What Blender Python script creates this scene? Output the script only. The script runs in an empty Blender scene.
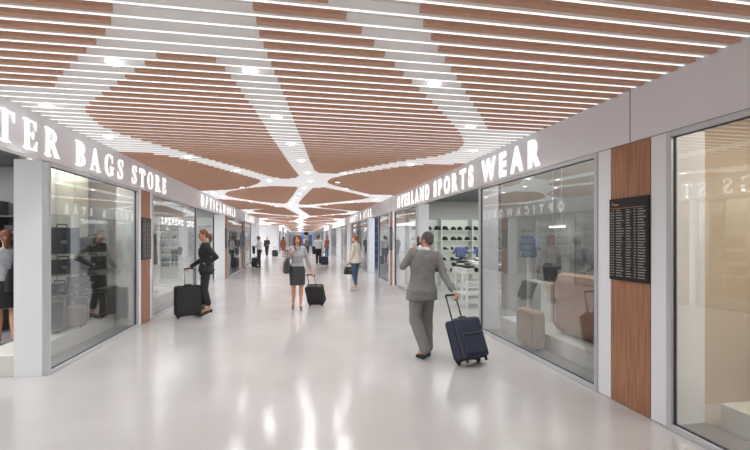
import bpy, bmesh, math, random
from mathutils import Vector, Matrix, noise, Euler
PI = math.pi
random.seed(7)
S = bpy.context.scene
COL = S.collection

# ------------------------------------------------------------------ materials
def lin(c):
    return tuple(((x/255)/12.92 if x/255 <= .04045 else ((x/255+.055)/1.055)**2.4) for x in c)

MATS = {}
def mat(name, rgb, rough=.5, metal=0, var=.06, scale=8, bump=0, bscale=60, emit=0, spec=.5, stretch=None, coat=0):
    if name in MATS: return MATS[name]
    m = bpy.data.materials.new(name); m.use_nodes = True
    nt = m.node_tree; N = nt.nodes; L = nt.links
    b = N['Principled BSDF']
    c = lin(rgb)
    tc = N.new('ShaderNodeTexCoord'); mp = N.new('ShaderNodeMapping')
    L.new(tc.outputs['Object'], mp.inputs['Vector'])
    if stretch: mp.inputs['Scale'].default_value = stretch
    nz = N.new('ShaderNodeTexNoise'); nz.inputs['Scale'].default_value = scale; nz.inputs['Detail'].default_value = 4
    L.new(mp.outputs[0], nz.inputs['Vector'])
    rp = N.new('ShaderNodeValToRGB'); L.new(nz.outputs['Fac'], rp.inputs['Fac'])
    rp.color_ramp.elements[0].position = .3; rp.color_ramp.elements[1].position = .7
    rp.color_ramp.elements[0].color = tuple(x*(1-var) for x in c)+(1,)
    rp.color_ramp.elements[1].color = tuple(min(1, x*(1+var)) for x in c)+(1,)
    L.new(rp.outputs['Color'], b.inputs['Base Color'])
    b.inputs['Roughness'].default_value = rough; b.inputs['Metallic'].default_value = metal
    b.inputs['Specular IOR Level'].default_value = spec
    b.inputs['Coat Weight'].default_value = coat
    if bump:
        n2 = N.new('ShaderNodeTexNoise'); n2.inputs['Scale'].default_value = bscale
        L.new(mp.outputs[0], n2.inputs['Vector'])
        bp = N.new('ShaderNodeBump'); bp.inputs['Strength'].default_value = bump; bp.inputs['Distance'].default_value = .02
        L.new(n2.outputs['Fac'], bp.inputs['Height']); L.new(bp.outputs[0], b.inputs['Normal'])
    if emit:
        b.inputs['Emission Color'].default_value = c+(1,); b.inputs['Emission Strength'].default_value = emit
    MATS[name] = m
    return m

def glass_mat(name, tint, base, ior):
    m = bpy.data.materials.new(name); m.use_nodes = True
    nt = m.node_tree; N = nt.nodes; L = nt.links; N.clear()
    out = N.new('ShaderNodeOutputMaterial'); mix = N.new('ShaderNodeMixShader')
    tr = N.new('ShaderNodeBsdfTransparent'); tr.inputs['Color'].default_value = tint+(1,)
    gl = N.new('ShaderNodeBsdfGlossy'); gl.inputs['Roughness'].default_value = 0.0
    gl.inputs['Color'].default_value = (.95, .96, .96, 1)
    fr0 = N.new('ShaderNodeLayerWeight'); fr0.inputs['Blend'].default_value = .5
    fp = N.new('ShaderNodeMath'); fp.operation = 'POWER'; fp.inputs[1].default_value = 3.4; L.new(fr0.outputs['Facing'], fp.inputs[0])
    fr = N.new('ShaderNodeMath'); fr.operation = 'MULTIPLY'; fr.inputs[1].default_value = ior; L.new(fp.outputs[0], fr.inputs[0])
    ad = N.new('ShaderNodeMath'); ad.operation = 'ADD'; ad.inputs[1].default_value = base; ad.use_clamp = True
    L.new(fr.outputs[0], ad.inputs[0]); L.new(ad.outputs[0], mix.inputs[0])
    L.new(tr.outputs[0], mix.inputs[1]); L.new(gl.outputs[0], mix.inputs[2]); L.new(mix.outputs[0], out.inputs[0])
    return m

M_white = mat('white_lacquer', (245, 247, 251), .35, var=.005, scale=2)
M_fascia = mat('fascia_panel', (238, 236, 239), .45, var=.012, scale=1.5)
M_bar = mat('ceiling_bar_white', (236, 233, 231), .6, var=.01, emit=.08)  # faint glow put into the bars to brighten the ceiling branches
M_back = mat('ceiling_backing', (238, 235, 233), .8, var=.01)
M_strip = mat('light_strip', (250, 252, 255), .5, emit=.44, var=0)
M_slat = mat('wood_slat', (209, 164, 139), .6, var=.10, scale=14, stretch=(1, 8, 8))
M_alu = mat('aluminium', (208, 211, 216), .35, .35, var=.02)
M_dark = mat('dark_gap', (40, 42, 46), .6)
M_gasket = mat('gasket', (52, 60, 66), .5)
M_sill = mat('grey_sill', (140, 139, 138), .5, var=.04)
M_plinth = mat('plinth_cream', (226, 224, 218), .5, var=.02)
M_lens = mat('lamp_lens', (255, 255, 255), .3, emit=9, var=0)
M_ring = mat('lamp_ring', (245, 247, 250), .3, var=0, emit=.5)  # glow put into the bezel, since the beam starts below it
M_letter = mat('letter_face', (255, 255, 255), .4, emit=.38, var=0)
M_board = mat('board_black', (30, 30, 32), .4, var=.05)
M_boardtxt = mat('board_text', (160, 155, 145), .5, emit=.08)
M_boardor = mat('board_orange', (210, 140, 84), .5, emit=.1)
M_glass = glass_mat('window_glass', (.89, .90, .895), .135, .42)
M_glass2 = glass_mat('shelf_glass', (.93, .96, .95), .03, .5)

def wood_panel_mat():
    m = bpy.data.materials.new('wood_veneer'); m.use_nodes = True
    nt = m.node_tree; N = nt.nodes; L = nt.links; b = N['Principled BSDF']
    tc = N.new('ShaderNodeTexCoord'); mp = N.new('ShaderNodeMapping'); mp.inputs['Scale'].default_value = (30, 30, 1.2)
    L.new(tc.outputs['Object'], mp.inputs['Vector'])
    nz = N.new('ShaderNodeTexNoise'); nz.inputs['Scale'].default_value = 1.6; nz.inputs['Detail'].default_value = 7; nz.inputs['Distortion'].default_value = .4
    L.new(mp.outputs[0], nz.inputs['Vector'])
    rp = N.new('ShaderNodeValToRGB'); L.new(nz.outputs['Fac'], rp.inputs['Fac'])
    e = rp.color_ramp.elements
    e[0].position = .28; e[0].color = lin((148, 101, 76))+(1,)
    e[1].position = .72; e[1].color = lin((192, 139, 107))+(1,)
    L.new(rp.outputs['Color'], b.inputs['Base Color']); b.inputs['Roughness'].default_value = .45
    return m
M_wood = wood_panel_mat()

def floor_mat():
    m = bpy.data.materials.new('polished_floor'); m.use_nodes = True
    nt = m.node_tree; N = nt.nodes; L = nt.links; b = N['Principled BSDF']
    tc = N.new('ShaderNodeTexCoord')
    nz = N.new('ShaderNodeTexNoise'); nz.inputs['Scale'].default_value = .9; nz.inputs['Detail'].default_value = 5
    L.new(tc.outputs['Object'], nz.inputs['Vector'])
    rp = N.new('ShaderNodeValToRGB'); L.new(nz.outputs['Fac'], rp.inputs['Fac'])
    e = rp.color_ramp.elements
    e[0].position = .3; e[0].color = lin((200, 197, 196))+(1,)
    e[1].position = .7; e[1].color = lin((211, 208, 207))+(1,)
    L.new(rp.outputs['Color'], b.inputs['Base Color'])
    b.inputs['Roughness'].default_value = .16; b.inputs['IOR'].default_value = 1.75
    n2 = N.new('ShaderNodeTexNoise'); n2.inputs['Scale'].default_value = 2.2; n2.inputs['Detail'].default_value = 3
    L.new(tc.outputs['Object'], n2.inputs['Vector'])
    bp = N.new('ShaderNodeBump'); bp.inputs['Strength'].default_value = .06; bp.inputs['Distance'].default_value = .03
    L.new(n2.outputs['Fac'], bp.inputs['Height']); L.new(bp.outputs[0], b.inputs['Normal'])
    return m
M_floor = floor_mat()

# ------------------------------------------------------------------ object helpers
def link(name, bm, m, parent=None, smooth=False, loc=None):
    me = bpy.data.meshes.new(name); bm.to_mesh(me); bm.free()
    for x in (m if isinstance(m, (list, tuple)) else [m]): me.materials.append(x)
    if smooth:
        for p in me.polygons: p.use_smooth = True
    o = bpy.data.objects.new(name, me); COL.objects.link(o)
    if parent: o.parent = parent
    if loc: o.location = loc
    return o

def tag(o, label, cat, group=None):
    o['label'] = label; o['category'] = cat
    if group: o['group'] = group
    return o

def empty(name, label, cat, loc=(0, 0, 0), rot=(0, 0, 0), group=None):
    o = bpy.data.objects.new(name, None); COL.objects.link(o); o.empty_display_size = .1
    o.location = loc; o.rotation_euler = rot
    return tag(o, label, cat, group)

def struct(name, bm, m, parent=None, smooth=False):
    o = link(name, bm, m, parent, smooth)
    if not parent: o['kind'] = 'structure'
    return o

def copy_tree(o, parent=None):
    c = o.copy(); COL.objects.link(c)
    if parent: c.parent = parent
    for ch in list(o.children): copy_tree(ch, c)
    return c

def B(): return bmesh.new()
def box(bm, x0, x1, y0, y1, z0, z1, bev=0, seg=2, mi=0):
    M = Matrix.Translation(((x0+x1)/2, (y0+y1)/2, (z0+z1)/2)) @ Matrix.Diagonal((abs(x1-x0), abs(y1-y0), abs(z1-z0), 1))
    r = bmesh.ops.create_cube(bm, size=1, matrix=M)
    vs = r['verts']
    if mi:
        for f in {f for v in vs for f in v.link_faces}: f.material_index = mi
    if bev:
        bmesh.ops.bevel(bm, geom=list({e for v in vs for e in v.link_edges}), offset=bev, segments=seg, profile=.6, affect='EDGES')
    return bm

def frame_of(d):
    d = Vector(d).normalized()
    a = Vector((0, 0, 1)) if abs(d.z) < .9 else Vector((0, 1, 0))
    u = d.cross(a).normalized(); v = u.cross(d).normalized()
    return u, v

def tube(bm, pts, rad, n=8, cap=True):
    """round tube along pts; rad one number or a list"""
    pts = [Vector(p) for p in pts]
    R = rad if isinstance(rad, (list, tuple)) else [rad]*len(pts)
    rings = []; u = v = None
    for i, p in enumerate(pts):
        d = (pts[min(i+1, len(pts)-1)]-pts[max(i-1, 0)]).normalized()
        if u is None: u, v = frame_of(d)
        else:
            u = (u-d*u.dot(d)).normalized(); v = d.cross(u)*1.0
        rings.append([bm.verts.new(p+(u*math.cos(2*PI*k/n)+v*math.sin(2*PI*k/n))*R[i]) for k in range(n)])
    for a, b in zip(rings, rings[1:]):
        for k in range(n): bm.faces.new((a[k], a[(k+1) % n], b[(k+1) % n], b[k]))
    if cap:
        bm.faces.new(rings[0][::-1]); bm.faces.new(rings[-1])
    return bm

def cap(bm, p0, r0, p1, r1, n=14):
    """tapered capsule"""
    p0 = Vector(p0); p1 = Vector(p1); d = (p1-p0); L = d.length
    if L < 1e-5: d = Vector((0, 0, 1))
    d = d.normalized(); pts = []; R = []
    for a in (80, 55, 28): pts.append(p0-d*r0*math.sin(math.radians(a))); R.append(r0*math.cos(math.radians(a)))
    pts.append(p0); R.append(r0); pts.append(p1); R.append(r1)
    for a in (28, 55, 80): pts.append(p1+d*r1*math.sin(math.radians(a))); R.append(r1*math.cos(math.radians(a)))
    rings = []; u, v = frame_of(d)
    for p, r in zip(pts, R):
        rings.append([bm.verts.new(p+(u*math.cos(2*PI*k/n)+v*math.sin(2*PI*k/n))*r) for k in range(n)])
    for a, b in zip(rings, rings[1:]):
        for k in range(n): bm.faces.new((a[k], a[(k+1) % n], b[(k+1) % n], b[k]))
    bm.faces.new(rings[0][::-1]); bm.faces.new(rings[-1])

def chain(bm, pts, rs, n=14):
    for i in range(len(pts)-1): cap(bm, pts[i], rs[i], pts[i+1], rs[i+1], n)

def ell(bm, c, r, rot=None, sub=3):
    M = Matrix.Translation(c)
    if rot is not None: M = M @ rot.to_4x4()
    M = M @ Matrix.Diagonal((r[0], r[1], r[2], 1))
    bmesh.ops.create_icosphere(bm, subdivisions=sub, radius=1, matrix=M)

def loft(bm, rings, n=28, power=2.3):
    """rings: (cx, cy, cz, rx, ry)"""
    R = []
    for cx, cy, cz, rx, ry in rings:
        row = []
        for k in range(n):
            a = 2*PI*k/n; c, s = math.cos(a), math.sin(a)
            x = math.copysign(abs(c)**(2/power), c)*rx; y = math.copysign(abs(s)**(2/power), s)*ry
            row.append(bm.verts.new((cx+x, cy+y, cz)))
        R.append(row)
    for a, b in zip(R, R[1:]):
        for k in range(n): bm.faces.new((a[k], a[(k+1) % n], b[(k+1) % n], b[k]))
    bm.faces.new(R[0][::-1]); bm.faces.new(R[-1])

def blob(name, bm, vox, m, parent, smooth=2, wr=0, wf=9, wz=1.0):
    """join overlapping solids into one continuous surface"""
    me = bpy.data.meshes.new('t'); bm.to_mesh(me); bm.free()
    t = bpy.data.objects.new('t', me); COL.objects.link(t)
    md = t.modifiers.new('r', 'REMESH'); md.mode = 'VOXEL'; md.voxel_size = vox
    ms = t.modifiers.new('s', 'SMOOTH'); ms.iterations = smooth; ms.factor = .5
    dg = bpy.context.evaluated_depsgraph_get()
    out = bpy.data.meshes.new_from_object(t.evaluated_get(dg))
    bpy.data.objects.remove(t); bpy.data.meshes.remove(me)
    if wr:
        out.calc_loop_triangles()
        nrm = [v.normal.copy() for v in out.vertices]
        for v, nn in zip(out.vertices, nrm):
            q = Vector((v.co.x*wf, v.co.y*wf, v.co.z*wf*wz))
            k = noise.noise(q)+.5*noise.noise(q*2.3)
            k = k if k > 0 else -k*.6
            v.co += nn*(wr*(k-.2))
    out.materials.clear(); out.materials.append(m)
    for p in out.polygons: p.use_smooth = True
    out.name = name
    o = bpy.data.objects.new(name, out); COL.objects.link(o); o.parent = parent
    return o

# ------------------------------------------------------------------ setting: floor, walls, ceiling
XR, XL, XL2 = 3.16, -2.99, -2.40
ZF0, ZF1, ZB = 2.59, 3.12, 3.10
YN, YE = -7.0, 98.0
YJ0, YJ1 = 32.0, 46.0          # side passage on the left

struct('floor', box(B(), -12, 12, YN-.2, YE+8, -.1, 0), M_floor)

# ceiling backing plus white bars with light strips along their lower edges
PITCH = .1690; PH = .043
def bar_rows():
    n0 = int((YN-PH)/PITCH)+1; k = n0
    while k*PITCH+PH < YE-.1:
        yield k*PITCH+PH; k += 1
def left_edge(y): return XL if y < YJ0 else (-9.0 if y < YJ1 else XL2)
bm = box(B(), -9.2, XR+.1, YN, YE, 3.165, 3.25)
ceiling = struct('ceiling', bm, M_back)
bm = B(); bs = B()
for y in bar_rows():
    x0 = left_edge(y)
    box(bm, x0, XR, y+.002, y+.028, 3.1015, 3.166)
    box(bs, x0+.01, XR-.01, y+.007, y+.023, 3.097, 3.1015)
o = link('white_bars', bm, M_bar, ceiling); o['kind'] = 'stuff'
o = link('light_strips', bs, M_strip, ceiling); o['kind'] = 'stuff'

# -- wooden leaf shaped fields of slats
A = [(-1.12, 2.5), (-1.16, 2.84), (-1.24, 3.0), (-1.34, 3.16), (-1.48, 3.34), (-1.61, 3.49), (-1.75, 3.66), (-1.89, 3.83), (-2.02, 3.99), (-2.16, 4.17), (-2.31, 4.40), (-2.99, 4.40), (-2.99, -1.6), (-2.1, -.8), (-1.5, .3), (-1.2, 1.4)]
Bq = [(-1.07, 3.46), (-1.22, 3.64), (-1.5, 3.98), (-1.77, 4.33), (-2.04, 4.66), (-2.29, 4.99), (-2.38, 5.19), (-2.46, 5.53), (-2.49, 5.87), (-2.43, 6.2), (-2.29, 6.52), (-2.14, 6.82), (-1.73, 7.69), (-1.04, 9.08), (-0.75, 9.75), (-0.6, 10.02), (-0.4, 10.16), (-0.12, 10.05), (-0.02, 9.6), (-0.16, 8.42), (-0.27, 7.33), (-0.41, 5.89), (-0.48, 5.0), (-0.54, 4.45), (-0.59, 3.98), (-0.63, 3.65), (-0.69, 3.44)]
C = [(-0.29, 2.45), (-0.28, 3.0), (-0.25, 3.33), (-0.2, 3.84), (-0.13, 4.5), (-0.03, 5.6), (0.08, 6.63), (0.18, 7.72), (0.31, 8.83), (0.42, 9.15), (.6, 9.25), (0.83, 9.10), (1.2, 8.45), (1.82, 7.5), (2.39, 6.85), (2.53, 6.41), (2.45, 5.92), (2.19, 5.41), (1.82, 4.84), (1.46, 4.31), (1.1, 3.8), (0.87, 3.48), (0.64, 3.15), (0.4, 2.8), (0.1, 2.4), (-.15, 2.3)]
D = [(0.55, 1.9), (0.73, 2.46), (0.8, 2.63), (1.01, 2.96), (1.36, 3.46), (1.71, 3.98), (2.07, 4.5), (2.45, 5.09), (3.16, 5.09), (3.16, -1.5), (1.9, -.9), (.9, .2), (.55, 1.1)]
D0 = [(-.85, 1.9), (-.55, 2.1), (-.1, 1.7), (.2, 1.2), (.35, .4), (.9, -.6), (1.4, -1.5), (.9, -2.2), (0, -2.4), (-.9, -2), (-1.3, -1.2), (-1.1, .2)]
Eq = [(-2.99, 7.45), (-2.49, 7.52), (-2.21, 7.77), (-1.93, 8.2), (-1.62, 8.93), (-1.24, 9.82), (-1.0, 10.35), (-0.96, 10.7), (-1.08, 11.19), (-1.52, 12.2), (-2.1, 12.8), (-2.99, 13.3)]
F = [(0.68, 10.4), (0.73, 9.94), (1.07, 9.2), (1.97, 8.04), (2.36, 7.73), (3.16, 7.49), (3.16, 13.5), (2.25, 13.33), (1.64, 12.43), (.95, 11.3), (.72, 10.85)]
G = [(-2.42, 14.18), (-2.2, 13.4), (-1.92, 12.94), (-1.4, 12.22), (-0.81, 11.72), (-0.15, 11.64), (-.05, 11.9), (-0.23, 14.1), (-0.5, 17.0), (-.65, 17.55), (-.9, 17.5), (-1.55, 16.84), (-2.2, 15.5), (-2.4, 14.8)]
H = [(-2.99, 15.9), (-2.5, 16.2), (-2.11, 16.72), (-1.46, 18.04), (-1.15, 18.9), (-1.12, 19.5), (-1.68, 20.79), (-2.44, 21.29), (-2.99, 21.5)]
I = [(0.36, 11.9), (0.69, 11.73), (1.18, 12.38), (1.8, 13.3), (2.42, 14.3), (2.3, 15), (1.72, 16.02), (1.01, 17.09), (0.4, 17.9), (.05, 18.0), (-0.08, 17.5), (.1, 14.8)]
J = [(0.75, 18.9), (.9, 18.3), (1.5, 17.4), (2.2, 16.63), (3.16, 16.1), (3.16, 21.8), (2.58, 21.4), (1.74, 20.5), (1.0, 19.6)]
fields = [(A, 'wide field of wooden ceiling slats over the bag shop doorway at the near left'),
          (Bq, 'leaf shaped field of wooden slats on the near left of the ceiling'),
          (C, 'large leaf shaped field of wooden slats in the middle of the ceiling'),
          (D, 'field of wooden ceiling slats reaching the right fascia at the near right'),
          (D0, 'field of wooden slats directly overhead behind the viewer'),
          (Eq, 'pointed field of wooden ceiling slats touching the left fascia before the optician sign'),
          (F, 'pointed field of wooden ceiling slats touching the right fascia above the sportswear sign'),
          (G, 'leaf shaped field of ceiling slats left of the second branch hub'),
          (H, 'pointed field of ceiling slats on the left fascia above the end of the optician sign'),
          (I, 'leaf shaped field of ceiling slats right of the centre branch, past the first hub'),
          (J, 'pointed field of ceiling slats on the right fascia short of the beauty shop sign')]
hubs = [(.12, 10.3), (-.42, 18.6), (.33, 27.6), (-.2, 36.0), (.38, 45.3), (-.25, 54.5), (.35, 63.5), (-.3, 72.5), (.3, 81.5), (-.2, 90.5)]
for k in range(1, len(hubs)-1):
    (xa, ya), (xb, yb) = hubs[k], hubs[k+1]
    for s, e in ((-1, 3.0 if ya < 44 else 2.4), (1, 3.16)):
        w = e-.6
        leaf = [(xa+s*.32, ya+1.0), (xa+s*.8, ya+1.0), (s*1.5, ya+2.0), (s*w, ya+3.6), (s*(w+.05), ya+4.3), (s*w, ya+4.9), (s*1.5, yb-1.8), (xb+s*.9, yb-.8), (xb+s*.32, yb-.8)]
        side = [(s*e, yb-2.7), (s*2.1, yb-1.9), (s*1.4, yb-.7), (xb+s*.75, yb-.1), (xb+s*.75, yb+.4), (s*1.5, yb+1.6), (s*2.2, yb+2.4), (s*e, yb+3.0)]
        nm = 'left' if s < 0 else 'right'
        o_ = ['second', 'third', 'fourth', 'fifth', 'sixth', 'seventh', 'eighth', 'ninth'][k-1]
        p_ = ['third', 'fourth', 'fifth', 'sixth', 'seventh', 'eighth', 'ninth', 'tenth'][k-1]
        fields.append((leaf, 'distant leaf shaped field of ceiling slats on the %s between the %s and %s branch hubs' % (nm, o_, p_)))
        fields.append((side, 'distant pointed field of ceiling slats on the %s fascia beside the %s branch hub' % (nm, p_)))
def spans(poly, y):
    xs = []
    for (x0, y0), (x1, y1) in zip(poly, poly[1:]+poly[:1]):
        if (y0 <= y < y1) or (y1 <= y < y0): xs.append(x0+(y-y0)/(y1-y0)*(x1-x0))
    xs.sort(); return list(zip(xs[::2], xs[1::2]))
rows = list(bar_rows())
for poly, lab in fields:
    bm = B()
    for y in rows:
        for a, b in spans(poly, y+.08):
            a = max(a, left_edge(y)+.02); b = min(b, XR-.03)
            if b-a > .05: box(bm, a, b, y+.056, y+.106, 3.081, 3.130)
    if len(bm.verts):
        tag(link('wood_slat_field', bm, M_slat), lab, 'ceiling panel', 'wooden slat fields of the ceiling')

# -- downlights
def make_downlight(loc, label, grp='downlights along the white ceiling branches'):
    e = empty('ceiling_downlight', label, 'ceiling light', loc, group=grp)
    bm = B(); n = 20
    R = [(.051, .0), (.060, -.003), (.068, .004), (.068, .0135), (.004, .0135), (.004, .012), (.051, .012)]
    rr = [[bm.verts.new((r*math.cos(2*PI*k/n), r*math.sin(2*PI*k/n), z)) for k in range(n)] for r, z in R]
    for i in range(len(rr)):
        a, b = rr[i], rr[(i+1) % len(rr)]
        for k in range(n): bm.faces.new((a[k], b[k], b[(k+1) % n], a[(k+1) % n]))
    link('bezel', bm, M_ring, e, True)
    bm = B(); bmesh.ops.create_cone(bm, cap_ends=True, segments=n, radius1=.050, radius2=.050, depth=.007, matrix=Matrix.Translation((0, 0, .006)))
    link('lens', bm, M_lens, e)
    return e
spot_data = bpy.data.lights.new('downlight_beam', 'SPOT'); spot_data.energy = 17; spot_data.spot_size = 2.62; spot_data.spot_blend = .6; spot_data.shadow_soft_size = .06
spot_data.color = (.97, .985, 1)
spot_near_wall = spot_data.copy(); spot_near_wall.spot_size = 1.35; spot_near_wall.energy = 13
def beam(x, y):
    o = bpy.data.objects.new('downlight_beam', spot_near_wall if (x < -2.2 or x > 2.3) else spot_data); COL.objects.link(o); o.location = (x, y, 3.066)
ZL = 3.082
near = [(-1.49, 3.69), (-0.42, 3.67), (1.23, 3.68), (-2.7, 5.03), (-2.66, 6.41), (-0.27, 5.0), (-0.13, 6.39), (2.16, 5.0), (2.79, 6.36), (-1.95, 7.75), (-1.31, 9.13), (2.13, 7.78), (0.96, 9.13), (0.02, 7.75), (0.17, 9.13), (0.25, 10.5), (0.11, 12.0), (1.33, 12.0), (-0.75, 10.6), (-1.6, 12.1), (-2.68, 13.63), (-.02, 13.5), (-.14, 14.9), (-.25, 16.2), (-.38, 17.5), (-.42, 18.7), (.95, 10.6), (2.2, 13.7), (2.75, 15), (-2.6, 15.0), (-1.9, 16.8), (-1.2, 18.2), (2.0, 16.4), (1.1, 17.8), (.5, 18.8)]
proto = make_downlight(near[0]+(ZL,), 'round recessed downlight near left, between the two left wooden fields')
used = []
def add_dl(x, y, label):
    for a, b in used:
        if abs(a-x) < .3 and abs(b-y) < .5: return
    used.append((x, y))
    c = copy_tree(proto); c.location = (x, y, ZL); c['label'] = label; beam(x, y)
used.append(near[0]); beam(*near[0])
names = {1: 'round recessed downlight between the leaf shaped left field and the middle field, nearest', 2: 'round recessed downlight between the middle field and the near right field',
         3: 'round recessed downlight beside the left fascia, above the bag shop sign, nearest of two', 4: 'round recessed downlight beside the left fascia above the last bag shop letters'}
for i, (x, y) in enumerate(near[1:], 1):
    add_dl(x, y, names.get(i, 'small round downlight set in a white ceiling branch between the wooden fields'))
for k in range(1, len(hubs)-1):
    (xa, ya), (xb, yb) = hubs[k], hubs[k+1]
    n = int((yb-ya)/1.37)
    for i in range(n+1): 
        t = i/n; add_dl(xa+(xb-xa)*t, ya+(yb-ya)*t, 'tiny distant downlight in the white ceiling branches')
    for s in (-1, 1):
        e = 2.6
        for t in (.3, .6, .9):
            add_dl(xb+s*(.6+t*(e-.8)), yb-.4-t*2.6, 'tiny distant downlight in the white ceiling branches')
            if k < 6: add_dl(xb+s*(.6+t*(e-.8)), yb+.7+t*2.4, 'tiny distant downlight in the white ceiling branches')

# -- shop fronts. side s=+1 right, -1 left ; X the wall plane
cnt = {'window': 0, 'trim': 0}
def X(Xw, s, d): return Xw+s*d     # d>0 behind the wall plane
def sbox(bm, Xw, s, d0, d1, y0, y1, z0, z1, **k):
    a, b = X(Xw, s, d0), X(Xw, s, d1); return box(bm, min(a, b), max(a, b), y0, y1, z0, z1, **k)
def window(Xw, s, y0, y1, ret=True, depth=.36, low=True):
    cnt['window'] += 1
    bm = B(); w = .05
    for a, b in ((y0, y0+w), (y1-w, y1)): sbox(bm, Xw, s, -.012, .06, a, b, 0.0, ZF0-.008, bev=.004, seg=1)
    sbox(bm, Xw, s, -.011, .06, y0+w, y1-w, 2.535, ZF0-.008, bev=.003, seg=1); sbox(bm, Xw, s, -.011, .06, y0+w, y1-w, 0, .05, bev=.003, seg=1)
    fr = struct('window_%d' % cnt['window'], bm, M_alu)
    bm = B(); g = .007
    for a, b in ((y0+w, y0+w+g), (y1-w-g, y1-w)): sbox(bm, Xw, s, .018, .040, a, b, .05, 2.535)
    sbox(bm, Xw, s, .018, .04, y0+w, y1-w, 2.527, 2.535); sbox(bm, Xw, s, .018, .04, y0+w, y1-w, .05, .058)
    link('gasket', bm, M_gasket, fr)
    bm = B(); sbox(bm, Xw, s, .024, .034, y0+w+.002, y1-w-.002, .052, 2.533); link('glass_pane', bm, M_glass, fr)
    if ret:
        bm = B(); 
        sbox(bm, Xw, s, .06, depth, y0+.0, y0+.03, 0, 2.6); sbox(bm, Xw, s, .06, depth, y1-.03, y1, 0, 2.6)
        link('side_return', bm, M_white, fr)
        if low:
            bm = B(); sbox(bm, Xw, s, .061, depth, y0+.03, y1-.03, .0, .03); link('sill', bm, M_sill, fr)
    return fr
def panel(Xw, s, y0, y1, m):
    cnt['trim'] += 1
    bm = B(); sbox(bm, Xw, s, 0, .10, y0+.004, y1-.004, 0.006, ZF0-.008)
    o = struct('trim_%d' % cnt['trim'], bm, m)
    bm = B(); sbox(bm, Xw, s, .012, .11, y0-.002, y1+.002, 0, ZF0); link('shadow_gap', bm, M_dark, o)
def returns(Xw, s, y, depth=.36, th=.06):
    cnt['trim'] += 1
    bm = B(); sbox(bm, Xw, s, .0, depth, y-th/2, y+th/2, 0, 2.6); struct('trim_%d' % cnt['trim'], bm, M_white)
boards = 0
def board(Xw, s, y0, y1, label):
    e = empty('departure_board', label, 'information board', (Xw, (y0+y1)/2, 1.24), group='black departure boards on the wood panels')
    w = (y1-y0); f = -s                      # text faces the corridor
    def bx(bm, d0, d1, u0, u1, z0, z1, **k):  # u runs left to right for the reader
        a = sorted((-s*d0, -s*d1))
        b = sorted(((w/2-u0)*s*1, (w/2-u1)*s*1))
        box(bm, a[0], a[1], b[0], b[1], z0, z1, **k)
    bm = B(); bx(bm, .0, .025, 0, w, 0, .815, bev=.003, seg=1); link('panel', bm, M_board, e)
    bm = B(); bx(bm, .0255, .027, .02, w-.03, .715, .718); bx(bm, .0255, .027, .02+.1*w, .02+.22*w, .745, .757); link('header', bm, M_boardor, e)
    # aeroplane mark
    bm = B()
    for (u, z, l, an) in ((.055, .765, .045, 60), (.05, .76, .03, 10), (.045, .775, .03, 110)):
        c, sn = math.cos(math.radians(an)), math.sin(math.radians(an))
        pts = [(u-c*l/2-sn*.004, z-sn*l/2+c*.004), (u-c*l/2+sn*.004, z-sn*l/2-c*.004), (u+c*l/2, z+sn*l/2)]
        vs = [bm.verts.new((-s*.0272, (w/2-a)*s, b)) for a, b in pts]; bm.faces.new(vs)
    link('aeroplane_mark', bm, M_boardtxt, e)
    rnd = random.Random(3); bm = B(); CB = {}
    cols = [(.04, .045), (.1, .05), (.20, .2), (.46, .14), (.66, .06), (.76, .2)]
    for c0, cw in cols[1:]:
        CB[c0] = B(); bx(CB[c0], .0255, .0268, c0*w, (c0+cw*.6)*w, .694, .700)
    CB[cols[0][0]] = B(); bm.free()
    for i in range(25):
        z = .668-i*.0262
        for c0, cw in cols:
            u = c0*w; end = (c0+cw*rnd.uniform(.65, 1.0))*w
            while u < end:
                gl = rnd.uniform(.006, .012)
                h = rnd.choice((.009, .010, .011)); bx(CB[c0], .0255, .0266, u, min(end, u+gl), z, z+h); u += gl+.003
    for q in CB.values(): link('timetable_column', q, M_boardtxt, e)
    return e
def wood(Xw, s, y0, y1, label, strip=.17):
    panel(Xw, s, y0, y1, M_wood)
    board(Xw, s, y0+.004, y1-.004, label)

fas = B()
sbox(fas, XR, 1, 0, .12, YN, YE, ZF0, ZF1+.13); struct('wall_right', fas, M_fascia)
fas = B()
sbox(fas, XL, -1, 0, .12, YN, YJ0, ZF0, ZF1+.13); struct('wall_left', fas, M_fascia)
bm = B()
for y in (3.51, 14.2, 22.6, 28.6, 40): sbox(bm, XR, 1, -.0012, .001, y-.004, y+.004, ZF0+.001, ZB)
for y in (8.8, 17.85, 23.4): sbox(bm, XL, -1, -.0012, .001, y-.004, y+.004, ZF0+.001, ZB)
struct('trim_joints', bm, M_dark)

# right side, near to far
window(XR, 1, -1.6, 3.10)
panel(XR, 1, 3.10, 3.27, M_white); wood(XR, 1, 3.27, 3.76, 'black departure board on the wood panel right of the sportswear window, nearest'); panel(XR, 1, 3.76, 3.95, M_white)
window(XR, 1, 3.95, 6.96)
window(XR, 1, 11.02, 13.72)
panel(XR, 1, 13.72, 14.0, M_white); wood(XR, 1, 14.0, 14.41, 'black departure board on the narrow wood panel left of the businessman'); panel(XR, 1, 14.41, 14.55, M_white)
window(XR, 1, 14.55, 16.6)
window(XR, 1, 19.5, 22.2)
wood(XR, 1, 22.3, 22.8, 'distant black departure board behind the woman in the beige sweater')
window(XR, 1, 22.9, 25.2); returns(XR, 1, 26.2)
panel(XR, 1, 26.3, 28.3, M_white)
wood(XR, 1, 28.4, 28.85, 'distant black departure board on the right wall, left of the beige sweater woman')
window(XR, 1, 28.95, 32); 
y = 32
while y < 92:
    returns(XR, 1, y+3.4); panel(XR, 1, y+3.4, y+4.6, M_white); window(XR, 1, y+4.6, y+7.8)
    panel(XR, 1, y+7.8, y+8.2, M_wood); window(XR, 1, y+8.2, y+10); y += 10
panel(XR, 1, 92, 98, M_white)
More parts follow.
